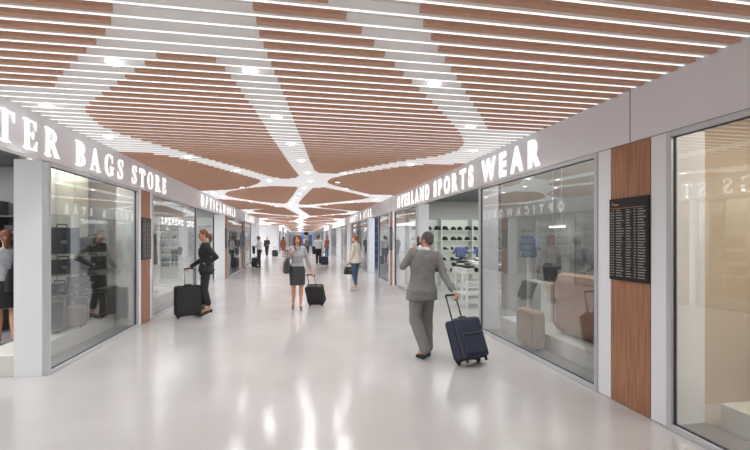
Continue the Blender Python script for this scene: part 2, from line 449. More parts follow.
panel(XR, 1, YN, -1.6, M_white)
# left side
panel(XL, -1, YN, .2, M_white); returns(XL, -1, .25)
window(XL, -1, 5.60, 8.42, depth=.36)
panel(XL, -1, 8.42, 8.57, M_white); wood(XL, -1, 8.57, 9.05, 'black departure board on the wood panel right of the bag shop window'); panel(XL, -1, 9.05, 9.17, M_white)
window(XL, -1, 9.17, 12.9)
returns(XL, -1, 17.5, .40); wood(XL, -1, 17.56, 18.05, 'narrow black departure board on the wood panel below the optician sign')
window(XL, -1, 18.15, 23.0); wood(XL, -1, 23.1, 23.6, 'distant black departure board on the left wood panel before the glasses shop')
window(XL, -1, 23.7, 26.6); returns(XL, -1, 29.4); panel(XL, -1, 29.45, 32, M_white)
# side passage and the narrower hall behind it
bm = B(); box(bm, -9.2, XL, YJ0-.12, YJ0, 0, 3.2); struct('wall_passage_near', bm, M_white)
bm = B(); box(bm, -9.2, XL2, YJ1, YJ1+.12, 0, 3.2); struct('wall_passage_far', bm, M_white)
bm = B(); box(bm, -9.3, -9.2, YN, YE, 0, 3.25); struct('wall_outer_left', bm, mat('shop_wall', (176, 177, 176), .7, var=.05, scale=1))
bm = B(); sbox(bm, XL2, -1, 0, .12, YJ1+.12, YE, ZF0, ZF1+.1); struct('wall_left_far', bm, M_fascia)
y = 46.2
while y < 92:
    panel(XL2, -1, y, y+3.0, M_white); window(XL2, -1, y+3.0, y+6.4); panel(XL2, -1, y+6.4, y+6.9, M_wood); returns(XL2, -1, y+9.9); y += 10
bm = B(); box(bm, 9.1, 9.2, YN, YE, 0, 3.25); struct('wall_outer_right', bm, mat('shop_wall_r', (190, 190, 186), .7, var=.05, scale=1))
bm = B(); box(bm, -9.2, 9.2, YN-.12, YN, 0, 3.25); struct('wall_back', bm, M_white)
# far end: white wall with two blue lit shop fronts
bm = B(); box(bm, -9.2, -1.5, YE, YE+.15, 0, 3.25); box(bm, 1.0, 1.9, YE, YE+.15, 0, 3.25); box(bm, 2.8, 9.2, YE, YE+.15, 0, 3.25); box(bm, -1.5, 2.8, YE, YE+.15, 2.35, 3.25); struct('wall_end', bm, M_white)
bm = B(); box(bm, -2.5, 3.4, YE+3, YE+3.1, 0, 3); struct('wall_end_shop', bm, mat('end_shop_blue', (60, 72, 104), .5, var=.4, scale=1.2, emit=.2))
bm = B(); box(bm, -9.2, 9.3, YE, YE+4, 3.2, 3.3); struct('ceiling_end', bm, M_white)
# shop ceilings and partitions
M_sc = mat('shop_ceiling', (120, 122, 122), .7, var=.15, scale=2)
bm = B(); box(bm, XR+.12, 9.1, YN, YE, 2.98, 3.05); struct('ceiling_shops_right', bm, M_sc)
bm = B(); box(bm, -9.2, XL-.12, YN, YJ0-.12, 2.98, 3.05); box(bm, -9.2, XL2-.12, YJ1+.12, YE, 2.98, 3.05); struct('ceiling_shops_left', bm, M_sc)
M_part = mat('partition', (196, 197, 196), .6, var=.03, scale=1)
M_beige = mat('beige_wall', (218, 202, 180), .6, var=.06, scale=1.2)
M_grey = mat('grey_wall', (134, 134, 130), .6, var=.12, scale=1.4, stretch=(1, 1, .2))
for i, yy in enumerate((14.2, 22.55, 28.6, 36, 44, 52, 60, 70, 80)):
    bm = B(); box(bm, XR+.1, 9.1, yy-.05, yy+.05, 0, 3.0); struct('wall_partition_right_%d' % (i+1), bm, M_part)
for i, yy in enumerate((8.8, 18.0, 23.3, 29.8)):
    bm = B(); box(bm, -9.2, XL-.1, yy-.05, yy+.05, 0, 3.0); struct('wall_partition_left_%d' % (i+1), bm, M_part)
bm = B(); box(bm, XR+.1, 9.1, 3.46, 3.56, 0, 3.0); struct('wall_partition_beige', bm, M_beige)
bm = B(); box(bm, 5.3, 5.4, YN, 3.46, 0, 3.0); struct('wall_beige', bm, M_beige)

bm = B(); box(bm, -3.95, -3.86, 6.72, 8.42, 0, 2.98); struct('wall_display_bags', bm, M_grey)
# low cream plinths just behind the windows
for lab, (a, b, y0, y1, z) in {
    'long low cream display plinth behind the bag shop window': (-3.86, -3.36, 5.64, 8.38, .25),
    'long low cream display plinth behind the sportswear window': (3.54, 4.5, 4.0, 6.9, .25),
    'low cream display plinth behind the nearest right window': (3.6, 4.3, -1.5, 3.0, .22),
    'low cream display plinth behind the second left window': (-4.3, -3.36, 9.25, 12.8, .25)}.items():
    tag(link('display_plinth', box(B(), a, b, y0, y1, 0, z, bev=.006), M_plinth), lab, 'plinth')

# ------------------------------------------------------------------ signs
def poly2(bm, pts, depth):
    """extruded 2-D outline; local x = reading direction, y = up, front at +z"""
    f = [bm.verts.new((x, y, depth)) for x, y in pts]; b = [bm.verts.new((x, y, 0)) for x, y in pts]
    bm.faces.new(f); bm.faces.new(b[::-1])
    n = len(pts)
    for i in range(n): bm.faces.new((f[i], b[i], b[(i+1) % n], f[(i+1) % n]))
def stroke(bm, pts, ws, d):
    L, R = [], []
    for i, p in enumerate(pts):
        a = Vector(pts[max(i-1, 0)]); c = Vector(pts[min(i+1, len(pts)-1)]); t = (c-a).normalized(); n = Vector((-t.y, t.x))
        w = ws[i]/2; L.append(Vector(p)+n*w); R.append(Vector(p)-n*w)
    for i in range(len(pts)-1): poly2(bm, [L[i], R[i], R[i+1], L[i+1]][::-1], d)
def arc(bm, cx, cy, rx, ry, ix, iy, a0, a1, d, n=22, off=(0, 0)):
    for i in range(n):
        t0 = math.radians(a0+(a1-a0)*i/n); t1 = math.radians(a0+(a1-a0)*(i+1)/n)
        o = lambda t: (cx+rx*math.cos(t), cy+ry*math.sin(t)); q = lambda t: (cx+off[0]+ix*math.cos(t), cy+off[1]+iy*math.sin(t))
        poly2(bm, [o(t0), o(t1), q(t1), q(t0)], d)
def rc(bm, x0, y0, x1, y1, d): poly2(bm, [(x0, y0), (x1, y0), (x1, y1), (x0, y1)], d)
def serif(ch, d):
    bm = B()
    if ch == 'T':
        rc(bm, .32, 0, .52, 1, d); rc(bm, 0, .93, .84, 1, d); rc(bm, .2, 0, .64, .05, d)
        poly2(bm, [(0, .93), (0, .68), (.04, .68), (.14, .93)], d); poly2(bm, [(.84, .93), (.70, .93), (.80, .68), (.84, .68)], d); w = .84
    elif ch == 'E':
        rc(bm, .1, 0, .30, 1, d); rc(bm, 0, .95, .68, 1, d); rc(bm, 0, 0, .7, .06, d); rc(bm, .3, .48, .52, .54, d)
        poly2(bm, [(.68, .95), (.56, .95), (.64, .70), (.68, .70)], d); poly2(bm, [(.7, .06), (.74, .32), (.70, .32), (.56, .06)], d); rc(bm, .50, .38, .54, .64, d); w = .74
    elif ch in 'RB':
        rc(bm, .1, 0, .30, 1, d); rc(bm, 0, .95, .42, 1, d)
        arc(bm, .38, .745, .33, .255, .12, .205, -90, 90, d); rc(bm, .28, .49, .40, .54, d)
        if ch == 'R':
            rc(bm, 0, 0, .4, .05, d); poly2(bm, [(.34, .5), (.56, .5), (.86, .05), (.66, .0)][::-1], d); rc(bm, .66, 0, .95, .05, d); w = .95
        else:
            rc(bm, 0, 0, .42, .05, d); arc(bm, .38, .265, .38, .265, .16, .215, -90, 90, d); w = .77
    elif ch == 'A':
        poly2(bm, [(.40, 1), (.50, 1), (.86, .0), (.66, .0)][::-1], d); poly2(bm, [(.40, 1), (.46, .86), (.18, .0), (.12, .0)], d)
        rc(bm, .22, .28, .70, .34, d); rc(bm, 0, 0, .30, .05, d); rc(bm, .56, 0, .98, .05, d); w = .98
    elif ch in 'GO':
        if ch == 'O': arc(bm, .46, .5, .46, .53, .25, .47, 0, 360, d, 32); w = .92
        else:
            arc(bm, .46, .5, .46, .53, .25, .47, 48, 318, d, 30); rc(bm, .62, .06, .82, .42, d); rc(bm, .52, .40, .92, .45, d); rc(bm, .74, .62, .78, 1.0, d); w = .92
    else:
        pts = [(.60, .76), (.52, .92), (.36, .98), (.18, .91), (.13, .74), (.25, .60), (.42, .47), (.54, .33), (.52, .14), (.36, .03), (.18, .06), (.08, .24)]
        stroke(bm, pts, [.05, .06, .07, .11, .16, .19, .21, .19, .14, .08, .06, .05], d)
        rc(bm, .59, .68, .63, 1, d); rc(bm, .04, 0, .08, .32, d); w = .68
    return bm, w
def sans(ch, H):
    cu = bpy.data.curves.new('t', 'FONT'); cu.body = ch; cu.extrude = .006; cu.offset = .042; cu.size = 1
    t = bpy.data.objects.new('t', cu); COL.objects.link(t)
    me = bpy.data.meshes.new_from_object(t.evaluated_get(bpy.context.evaluated_depsgraph_get()))
    bpy.data.objects.remove(t)
    xs = [v.co.x for v in me.vertices]; ys = [v.co.y for v in me.vertices]
    bm = B(); bm.from_mesh(me); bpy.data.meshes.remove(me)
    k = 1/.73; x0 = min(xs)
    for v in bm.verts: v.co = Vector(((v.co.x-x0)*k, v.co.y*k, (v.co.z+.006)*1.0))
    return bm, (max(xs)-x0)*k
def sign(text, Xw, s, y0, y1, H, zc, label, serifs=False, wide=1.0, m=None):
    """y0 = where the first letter starts, y1 = where the last ends, on wall plane Xw"""
    e = empty('shop_sign', label, 'shop sign', (Xw, (y0+y1)/2, zc-H/2))
    gl = []
    for ch in text:
        gl.append(None if ch == ' ' else (serif(ch, .010/H) if serifs else sans(ch, H)))
    tot = abs(y1-y0); wsum = sum(g[1] for g in gl if g)*H*wide
    ng = sum(1 for a, b in zip(gl, gl[1:]) if a and b)+2.6*sum(1 for g in gl if g is None)
    gap = (tot-wsum)/max(1, ng)
    d = 1 if y1 > y0 else -1
    pos = 0
    for i, g in enumerate(gl):
        if g is None: pos += gap*2.6-0; continue
        bm, w = g
        for v in bm.verts:
            u = pos+v.co.x*H*wide
            v.co = Vector((-s*(.004+v.co.z*(H if serifs else .9)), (u-tot/2)*d, v.co.y*H))
        bmesh.ops.recalc_face_normals(bm, faces=bm.faces)
        link('letter', bm, m or M_letter, e)
        pos += w*H*wide
        if i+1 < len(gl) and gl[i+1] is not None: pos += gap
    return e
sign('TER BAGS STORE', XL, -1, 4.72, 10.05, .33, 2.82, 'large white serif letters reading TER BAGS STORE on the left fascia', True)
sign('OPTICAWORLD', XL, -1, 13.4, 20.2, .34, 2.83, 'white letters reading OPTICAWORLD on the left fascia past the bag shop', wide=1.0)
sign('GLASSES', XL, -1, 23.9, 28.4, .40, 2.83, 'small distant white letters reading GLASSES on the left fascia')
sign('OVERLAND SPORTS WEAR', XR, 1, 13.25, 5.03, .365, 2.835, 'bold white letters reading OVERLAND SPORTS WEAR on the right fascia', wide=.90)
sign('BEAUTY & STAR', XR, 1, 26.4, 18.3, .36, 2.83, 'distant white letters reading BEAUTY & STAR on the right fascia', wide=.9)
def far_sign(Xw, s, y0, y1, H, zc, words, label):
    """lettering too small to read: a row of letter sized blocks"""
    e = empty('shop_sign', label, 'shop sign', (Xw, (y0+y1)/2, zc-H/2))
    n = sum(words)+len(words)-1; L = abs(y1-y0); st = L/n; k = 0; d = 1 if y1 > y0 else -1
    for w in words:
        for j in range(w):
            a = (k*st-L/2)*d; b = ((k+.78)*st-L/2)*d; bm = B()
            x0, x1 = sorted((-s*.004, -s*.03))
            box(bm, x0, x1, min(a, b), min(a, b)+abs(b-a)*.3, 0, H); box(bm, x0, x1, min(a, b), max(a, b), H*.8, H)
            box(bm, x0, x1, min(a, b), max(a, b), 0 if (j+w) % 2 else H*.4, H*.2 if (j+w) % 2 else H*.6)
            link('letter', bm, M_letter, e); k += 1
        k += 1
far_sign(XR, 1, 40.3, 29.8, .42, 2.84, [5, 7], 'far unreadable white lettering on the right fascia beyond the beauty shop sign')
far_sign(XR, 1, 55, 46.5, .5, 2.84, [5], 'farthest unreadable white lettering on the right fascia')
far_sign(XL2, -1, 50, 57, .5, 2.84, [5], 'far unreadable white lettering past the side passage, nearer of two')
far_sign(XL2, -1, 66, 76, .5, 2.84, [5], 'far unreadable white lettering past the side passage, farther of two')

# ------------------------------------------------------------------ people
def rotz(a): return Matrix.Rotation(a, 3, 'Z')
MALE = [(.80, .160, .112, 0), (.92, .172, .120, -.01), (1.02, .158, .112, 0), (1.14, .150, .108, 0), (1.28, .172, .120, .0), (1.38, .186, .115, -.005), (1.44, .165, .092, -.01), (1.485, .085, .068, -.01), (1.53, .056, .056, -.005)]
FEM = [(.78, .165, .115, 0), (.90, .178, .125, -.015), (1.00, .150, .108, -.005), (1.08, .124, .092, 0), (1.15, .122, .092, .005), (1.25, .138, .110, .015), (1.32, .142, .106, .01), (1.40, .138, .084, -.005), (1.44, .105, .068, -.01), (1.475, .060, .054, -.01), (1.53, .045, .045, 0)]
def skel(female=False, **k):
    sw = .15 if female else .19
    J = dict(pelvis=(0, 0), chest=(0, 0), neck=(0, 0), head=(0, .02, 1.635), hy=0, hp=0,
             sL=(-sw, -.01, 1.425), sR=(sw, -.01, 1.425), eL=(-sw-.05, -.03, 1.13), eR=(sw+.05, -.03, 1.13), wL=(-sw-.06, .04, .88), wR=(sw+.06, .04, .88),
             hL=(-.088, 0, .90), hR=(.088, 0, .90), kL=(-.09, .02, .49), kR=(.09, .02, .49), aL=(-.09, -.02, .09), aR=(.09, -.02, .09),
             fL=(-.05, 1, 0), fR=(.05, 1, 0), nL=(1, 0, 0), nR=(-1, 0, 0), cL=25, cR=25, female=female)
    J.update(k)
    for key, v in J.items():
        if isinstance(v, tuple) and len(v) == 3: J[key] = Vector(v)
    return J
def ctr(J, z):
    P = [(.9, J['pelvis']), (1.25, J['chest']), (1.5, J['neck'])]
    if z <= .9: return P[0][1]
    for (a, p), (b, q) in zip(P, P[1:]):
        if z <= b: t = (z-a)/(b-a); return (p[0]+(q[0]-p[0])*t, p[1]+(q[1]-p[1])*t)
    return P[-1][1]
def torso(bm, J, infl, z0, z1, hem=0, hemy=None, skip=None):
    T = FEM if J['female'] else MALE
    zs = sorted({z0, z1} | {t[0] for t in T if z0 < t[0] < z1})
    rings = []
    for z in zs:
        for a, b in zip(T, T[1:]):
            if a[0] <= z <= b[0]:
                t = (z-a[0])/(b[0]-a[0]); rx, ry, yo = [a[i]+(b[i]-a[i])*t for i in (1, 2, 3)]; break
        else:
            rx, ry, yo = (T[0] if z < T[0][0] else T[-1])[1:]
        f = max(0, min(1, (1.05-z)/(1.05-z0))) if z0 < 1.05 else 0
        cx, cy = ctr(J, z)
        rings.append((cx, cy+yo, z, rx+infl+hem*f, ry+infl+(hemy if hemy is not None else hem*.6)*f))
    loft(bm, rings)
def hand(bm, w, elbow, nrm, curl, side, k=1.0, grip=False):
    """palm and five bent fingers; nrm = the way the palm faces"""
    d = (w-elbow).normalized() if not isinstance(grip, Vector) else grip.normalized()
    n = (nrm-d*nrm.dot(d)).normalized(); u = d.cross(n).normalized()      # u = across the palm
    if u.dot(Vector((0, 1, .2))) < 0: u = -u                              # thumb side points forward
    c0 = w+d*.045*k
    R = Matrix((u, n, d)).transposed()
    ell(bm, c0, (.040*k, .015*k, .052*k), R, 2)
    for i, (off, ln) in enumerate(((.030, .95), (.010, 1.05), (-.011, 1.0), (-.031, .8))):
        p = w+d*.08*k+u*off*k; a = 0; q = p
        for seg, L in enumerate((.040, .026, .020)):
            a += math.radians(curl*(1.0 if seg else .7))
            r = q+(d*math.cos(a)+n*math.sin(a))*L*ln*k
            cap(bm, q, .0088*k-.0006*seg, r, .0082*k-.0006*seg, 8); q = r
    b = w+d*.025*k+u*.028*k; m = b+(d*.55+u*.75+n*.25).normalized()*.038*k; t = m+(d*.85+u*.1+n*.5).normalized()*.03*k
    cap(bm, w+d*.015*k, .014*k, b, .013*k, 8); cap(bm, b, .011*k, m, .010*k, 8); cap(bm, m, .0095*k, t, .0075*k, 8)
def headmat(J):
    return Matrix.Rotation(J['hy'], 3, 'Z') @ Matrix.Rotation(J['hp'], 3, 'X')
def skin(J, e, m, vox):
    bm = B(); H = J['head']; R = headmat(J); f = J['female']; k = .95 if f else 1
    P = lambda x, y, z: H+R @ Vector((x, y, z))*k
    ell(bm, P(0, -.012, .028), (.074*k, .092*k, .088*k), R)
    ell(bm, P(0, .018, -.030), (.060*k, .070*k, .082*k), R)
    ell(bm, P(0, .042, -.078), (.036*k, .038*k, .030*k), R, 2)
    cap(bm, P(0, .082, .012), .008, P(0, .100, -.022), .013, 8)
    cap(bm, P(-.022, .078, -.055), .008, P(.022, .078, -.055), .008, 8)
    cap(bm, P(-.035, .074, .030), .009, P(.035, .074, .030), .009, 8)
    for s in (-1, 1): ell(bm, P(s*.074, -.008, -.008), (.010, .020, .032), R, 2)
    nx, ny = J['neck']
    cap(bm, (nx, ny-.012, 1.44), .058 if not f else .046, P(0, -.012, -.05), .055 if not f else .044)
    torso(bm, J, -.022 if J.get('covered') else -.012, .84 if J.get('covered') else .80, 1.50)
    for s in 'LR':
        kk = 1 if not f else .86
        chain(bm, [J['s'+s], J['e'+s]], [.048*kk, .038*kk]); chain(bm, [J['e'+s], J['e'+s].lerp(J['w'+s], .35), J['w'+s]], [.037*kk, .037*kk, .024*kk])
        hand(bm, J['w'+s], J['e'+s], J['n'+s], J['c'+s], s, .92 if f else 1.0, J.get('g'+s, False))
        K, A_, Hh = J['k'+s], J['a'+s], J['h'+s]
        q = .80 if J.get('covered') else 1.0
        chain(bm, [Hh, K], [(.082 if not f else .086)*q, .052*q]); 
        calf = K.lerp(A_, .32)+Vector((0, -.018 if q == 1 else -.004, 0)); chain(bm, [K, calf, A_.lerp(K, .15), A_], [.049*q, .053*q, .033*(q+1)/2, .032])
        fd = J['f'+s].normalized(); cap(bm, A_+Vector((0, 0, -.03)), .03, A_+fd*.13+Vector((0, 0, -.055)), .022)
    return blob('body', bm, vox, m, e)
def face(J, e, dark, lip, vox=.003, brow=None):
    H = J['head']; R = headmat(J); k = .95 if J['female'] else 1
    P = lambda x, y, z: H+R @ Vector((x, y, z))*k
    for s in (-1, 1):
        bm = B(); ell(bm, P(s*.030, .076, .010), (.013, .009, .008), R, 2); link('eye', bm, dark, e, True)
        bm = B(); cap(bm, P(s*.014, .087, .034), .004, P(s*.046, .074, .034), .003, 6); link('eyebrow', bm, brow or dark, e, True)
    bm = B(); ell(bm, P(0, .086, -.054), (.022, .008, .008), R, 2); link('mouth', bm, lip, e, True)
def hair(J, e, m, style, vox):
    H = J['head']; R = headmat(J); k = .95 if J['female'] else 1; bm = B()
    P = lambda x, y, z: H+R @ Vector((x, y, z))*k
    if style == 'short':
        ell(bm, P(0, -.026, .040), (.082*k, .090*k, .086*k), R); ell(bm, P(0, -.048, -.005), (.070*k, .062*k, .070*k), R)
        for s in (-1, 1): cap(bm, P(s*.070, .012, .03), .016, P(s*.070, .010, -.005), .010, 8)
    elif style == 'long':
        ell(bm, P(0, -.020, .045), (.090*k, .096*k, .090*k), R)
        for s in (-1, 1): chain(bm, [P(s*.052, .045, .075), P(s*.080, .022, .02), P(s*.088, .005, -.06), P(s*.080, .0, -.135)], [.03, .03, .034, .026])
        chain(bm, [P(0, -.05, .0), P(0, -.06, -.13)], [.085, .06])
    elif style == 'tail':
        ell(bm, P(0, -.024, .040), (.084*k, .092*k, .088*k), R); ell(bm, P(0, -.055, -.01), (.066*k, .058*k, .062*k), R)
        chain(bm, [P(0, -.095, -.0), P(0, -.135, -.04), P(0, -.125, -.12), P(0, -.10, -.17)], [.03, .042, .038, .02])
    elif style == 'bun':
        ell(bm, P(0, -.024, .040), (.084*k, .094*k, .088*k), R); ell(bm, P(0, -.05, -.015), (.070*k, .062*k, .065*k), R)
        ell(bm, P(0, -.115, .02), (.035, .03, .035), R)
    return blob('hair', bm, vox, m, e, 1, .006, 30, .3)
def sleeve(bm, J, s, r0, r1, r2, end=1.0):
    S_, E_, W_ = J['s'+s], J['e'+s], J['w'+s]
    chain(bm, [S_, E_], [r0, r1]); chain(bm, [E_, E_.lerp(W_, end)], [r1, r2])
def jacket(J, e, m, vox, hem=.80, flare=.02, top=1.475, sl=.93, wr=.012, name='jacket', infl=.022, r=(.066, .054, .042)):
    bm = B(); torso(bm, J, infl, hem, top, flare)
    nx, ny = J['neck']
    for s in 'LR':
        cap(bm, (nx*.6, ny*.7-.01, 1.40), .066 if J['female'] else .085, J['s'+s]+Vector((0, 0, -.008)), r[0]*1.0)
        sleeve(bm, J, s, *r, sl)
    return blob(name, bm, vox, m, e, 2, wr, 7, .8)
def trousers(J, e, m, vox, r=(.098, .078, .068), low=.05, wr=.008, top=1.04):
    bm = B(); torso(bm, J, .010, .84, top)
    for s in 'LR':
        K, A_, Hh = J['k'+s], J['a'+s], J['h'+s]; end = A_+(K-A_).normalized()*low
        chain(bm, [Hh, K, end], [r[0], r[1], r[2]])
    return blob('trousers', bm, vox, m, e, 2, wr, 8, .6)
def skirt(J, e, m, vox, hem=.56, top=1.08, rx=.17, ry=.115):
    bm = B(); c = ctr(J, .9); kx = (J['kL'].x+J['kR'].x)/2; ky = (J['kL'].y+J['kR'].y)/2
    loft(bm, [(kx*.8+c[0]*.2, ky*.8, hem, rx, ry+.02), (c[0], c[1], .74, .182, .135), (c[0], c[1]-.015, .90, .188, .136), (c[0], c[1]-.005, 1.0, .160, .118), (c[0], c[1], top, .134, .102)])
    return blob('skirt', bm, vox, m, e, 1, .004, 8)
def shoes(J, e, m, heel=0, fat=1):
    for s in 'LR':
        A_ = J['a'+s]; fd = J['f'+s].normalized(); bm = B(); up = Vector((0, 0, 1))
        lift = A_.z-.09-heel
        g = Vector((A_.x, A_.y, lift)) if lift > 0 else Vector((A_.x, A_.y, 0)); 
        pt = J.get('pt'+s, 0)       # sole pitch
        fdn = (fd+Vector((0, 0, -pt))).normalized()
        h = A_+Vector((0, 0, -.055)); t = h+fdn*.17*1.0; t.z = max(t.z-.012, .022) if heel == 0 else .020+max(0, lift)
        cap(bm, h-fdn*.03, .036*fat, h+fdn*.06+Vector((0, 0, (t.z-h.z)*.35)), .038*fat, 10); cap(bm, h+fdn*.05+Vector((0, 0, (t.z-h.z)*.3)), .036*fat, t, .024*fat, 10)
        if heel: tube(bm, [h-fdn*.045, Vector((h.x-fdn.x*.045, h.y-fdn.y*.045, max(0.002, lift)))], [.016, .007], 8)
        else:
            q = h-fdn*.04; cap(bm, q+Vector((0, 0, -.012)), .030, t+Vector((0, 0, -.004)), .020, 10)
        blob('shoe', bm, .007, m, e, 1)

SK = mat('skin', (214, 160, 132), .55, var=.04)
DK = mat('eye_dark', (60, 42, 36), .4); LIP = mat('lips', (176, 96, 88), .5)
H_br = mat('hair_chestnut', (122, 82, 62), .6, var=.3, scale=40); H_dk = mat('hair_dark', (48, 40, 38), .6, var=.3, scale=40)
H_gr = mat('hair_grey', (98, 92, 88), .7, var=.25, scale=60); H_rd = mat('hair_auburn', (150, 92, 66), .6, var=.25, scale=40)
SUIT = mat('suit_grey', (136, 134, 132), .85, var=.05, scale=30, bump=.15, bscale=25)
SHOE = mat('shoe_black', (34, 34, 36), .35)
BLK = mat('cloth_black', (50, 49, 51), .85, var=.08, bump=.1)
CHAR = mat('cloth_charcoal', (66, 68, 74), .85, var=.06)
WHT = mat('cloth_white', (232, 232, 236), .8, var=.02, bump=.1, bscale=20)
BLOU = mat('blouse_silver', (172, 172, 178), .6, var=.06, bump=.15, bscale=14)
BEI = mat('sweater_beige', (224, 213, 198), .9, var=.04, bump=.2, bscale=60)
JEAN = mat('jeans_blue', (74, 92, 124), .85, var=.15, scale=14)
BRN = mat('coat_brown', (136, 84, 62), .8, var=.06)
OLV = mat('jacket_olive', (110, 110, 98), .8, var=.06)
NAVY = mat('case_navy', (56, 62, 82), .7, var=.08, bump=.15, bscale=80)
CBLK = mat('case_black', (48, 48, 50), .6, var=.08, bump=.12, bscale=80)
PLB = mat('plastic_black', (34, 34, 36), .4); CHR = mat('rod_chrome', (190, 192, 196), .25, .9)
BAGB = mat('leather_black', (44, 42, 44), .45, var=.1); PHN = mat('phone_dark', (36, 36, 40), .3); GOLD = mat('brass', (200, 170, 110), .3, .8)

def suitcase(label, loc, rz, tilt, w, h, d, m, rodlen, rodm, wheels=2, face_s=1, groove=True, roll=0):
    e = empty('suitcase', label, 'suitcase', loc)
    e.rotation_mode = 'XYZ'
    e.rotation_euler = (Matrix.Rotation(rz, 3, 'Z') @ Matrix.Rotation(roll, 3, 'Y') @ Matrix.Rotation(-tilt, 3, 'X')).to_euler()
    # handle side is +y; origin on the ground under the wheel axle
    y1 = .035; y0 = y1-d; zb = .055
    bm = B(); box(bm, -w/2, w/2, y0, y1, zb, zb+h, bev=.045, seg=4); link('shell', bm, m, e, True)
    bm = B(); box(bm, -w/2+.05, w/2-.05, y0-.028, y0+.02, zb+.05, zb+h*.62, bev=.022, seg=3); pk = link('front_pocket', bm, m, e, True)
    bm = B(); tube(bm, [(-w/2+.08, y0-.03, zb+h*.56), (0, y0-.033, zb+h*.565), (w/2-.08, y0-.03, zb+h*.56)], .006, 6); link('zip', bm, PLB, pk, True)
    bm = B()
    for yy in (y0+.05, y1-.03):
        c = .045; pts = []
        for (sx, sz, a0) in ((1, 1, 0), (-1, 1, 90), (-1, -1, 180), (1, -1, 270)):
            for a in (0, 30, 60, 90):
                t = math.radians(a0+a); pts.append((sx*(w/2-c)+c*1.08*math.cos(t), yy, zb+h/2+sz*(h/2-c)+c*1.08*math.sin(t)))
        pts.append(pts[0]); tube(bm, pts, .007, 6)
    link('piping', bm, PLB, e, True)
    bm = B(); tube(bm, [(-.07, y0+d*.45, zb+h-.004), (-.06, y0+d*.45, zb+h+.028), (.06, y0+d*.45, zb+h+.028), (.07, y0+d*.45, zb+h-.004)], .011, 8); link('carry_handle', bm, PLB, e, True)
    bm = B()
    for sx in (-1, 1): box(bm, sx*(w/2-.06)-.03, sx*(w/2-.06)+.03, y1-.07, y1+.005, zb-.02, zb+.05, bev=.008)
    box(bm, -w/2+.05, w/2-.05, y0+.03, y1-.01, zb-.012, zb+.01, bev=.006)
    link('base', bm, PLB, e, True)
    ws = [(-1, .0), (1, .0)]+([(-1, -(d-.08)), (1, -(d-.08))] if wheels == 4 else [])
    for sx, oy in ws:
        bm = B(); bmesh.ops.create_cone(bm, cap_ends=True, segments=18, radius1=.030, radius2=.030, depth=.024, matrix=Matrix.Translation((sx*(w/2-.05), oy, .03)) @ Matrix.Rotation(PI/2, 4, 'Y'))
        link('wheel', bm, PLB, e, True)
    if wheels == 2:
        for sx in (-1, 1):
            bm = B(); box(bm, sx*(w/2-.06)-.014, sx*(w/2-.06)+.014, y0+.02, y0+.05, .0, zb+.01, bev=.005); link('foot', bm, PLB, e, True)
    bm = B()
    for sx in (-1, 1): tube(bm, [(sx*.085, y1-.02, zb+h-.06), (sx*.085, y1-.02, zb+h+rodlen)], .009 if rodm is CHR else .011, 8)
    hd = link('telescopic_handle', bm, rodm, e, True)
    bm = B(); zt = zb+h+rodlen; tube(bm, [(-.095, y1-.02, zt-.02), (-.085, y1-.02, zt+.012), (.085, y1-.02, zt+.012), (.095, y1-.02, zt-.02)], .015, 8); link('grip', bm, PLB, hd, True)
    return e

def person(label, loc, rz, sc, J, vox, build, group=None):
    e = empty('person', label, 'person', loc, (0, 0, rz), group); e.scale = (sc,)*3
    build(J, e, vox)
    return e

# businessman seen from behind, phone at his left ear, right arm trailing the case
J = skel(pelvis=(-.01, 0), chest=(.015, .015), neck=(.055, .02), head=(.075, .03, 1.612), hy=.55, hp=-.05,
         sL=(-.150, .0, 1.425), sR=(.225, -.005, 1.40), eL=(-.265, .05, 1.25), wL=(-.09, .135, 1.48), nL=(1, -.2, 0), cL=42, gL=Vector((.30, -.1, .55)),
         eR=(.275, -.12, 1.12), wR=(.335, -.30, .92), cR=55, nR=(-.6, .5, -.2),
         hL=(-.09, 0, .90), kL=(-.115, -.03, .50), aL=(-.03, -.20, .125), hR=(.085, 0, .90), kR=(.10, .09, .49), aR=(.085, .02, .09), fL=(-.45, .85, 0), fR=(-.2, 1, 0), ptL=.45)
def b_man(J, e, v):
    J['covered'] = True
    skin(J, e, SK, .006); hair(J, e, H_gr, 'short', .007); face(J, e, DK, LIP)
    jacket(J, e, SUIT, .010, hem=.79, flare=.045, wr=.018)
    trousers(J, e, SUIT, .010, r=(.105, .088, .080), low=.02, wr=.012); shoes(J, e, SHOE)
    bm = B(); cap(bm, (.058, .004, 1.474), .064, (.064, .014, 1.492), .060); blob('shirt_collar', bm, .007, WHT, e)
    for s in 'LR':
        bm = B(); cap(bm, J['a'+s], .042, J['a'+s].lerp(J['k'+s], .3), .050); blob('sock', bm, .008, SHOE, e)
    bm = B(); cap(bm, J['wR'].lerp(J['eR'], .10), .037, J['wR'].lerp(J['eR'], .02), .034); blob('shirt_cuff', bm, .007, WHT, e)
person('man in a grey suit seen from behind, phone at his ear, pulling a navy suitcase', (1.70, 5.62, 0), .10, 1.01, J, .01, b_man)
bm = B(); box(bm, -.035, .035, -.006, .006, -.07, .07, bev=.005)
ph = tag(link('mobile_phone', bm, PHN), 'dark mobile phone held to the ear of the man in the grey suit', 'phone')
E_man = Matrix.Translation((1.70, 5.62, 0)) @ Matrix.Rotation(.10, 4, 'Z') @ Matrix.Diagonal((1.01, 1.01, 1.01, 1))
ph.matrix_world = E_man @ Matrix.Translation((-.022, .095, 1.60)) @ Euler((.25, .45, 1.75)).to_matrix().to_4x4()
suitcase('navy blue soft suitcase pulled by the man in the grey suit', (2.20, 5.14, 0), .30, .42, .43, .52, .24, NAVY, .36, PLB, roll=0)

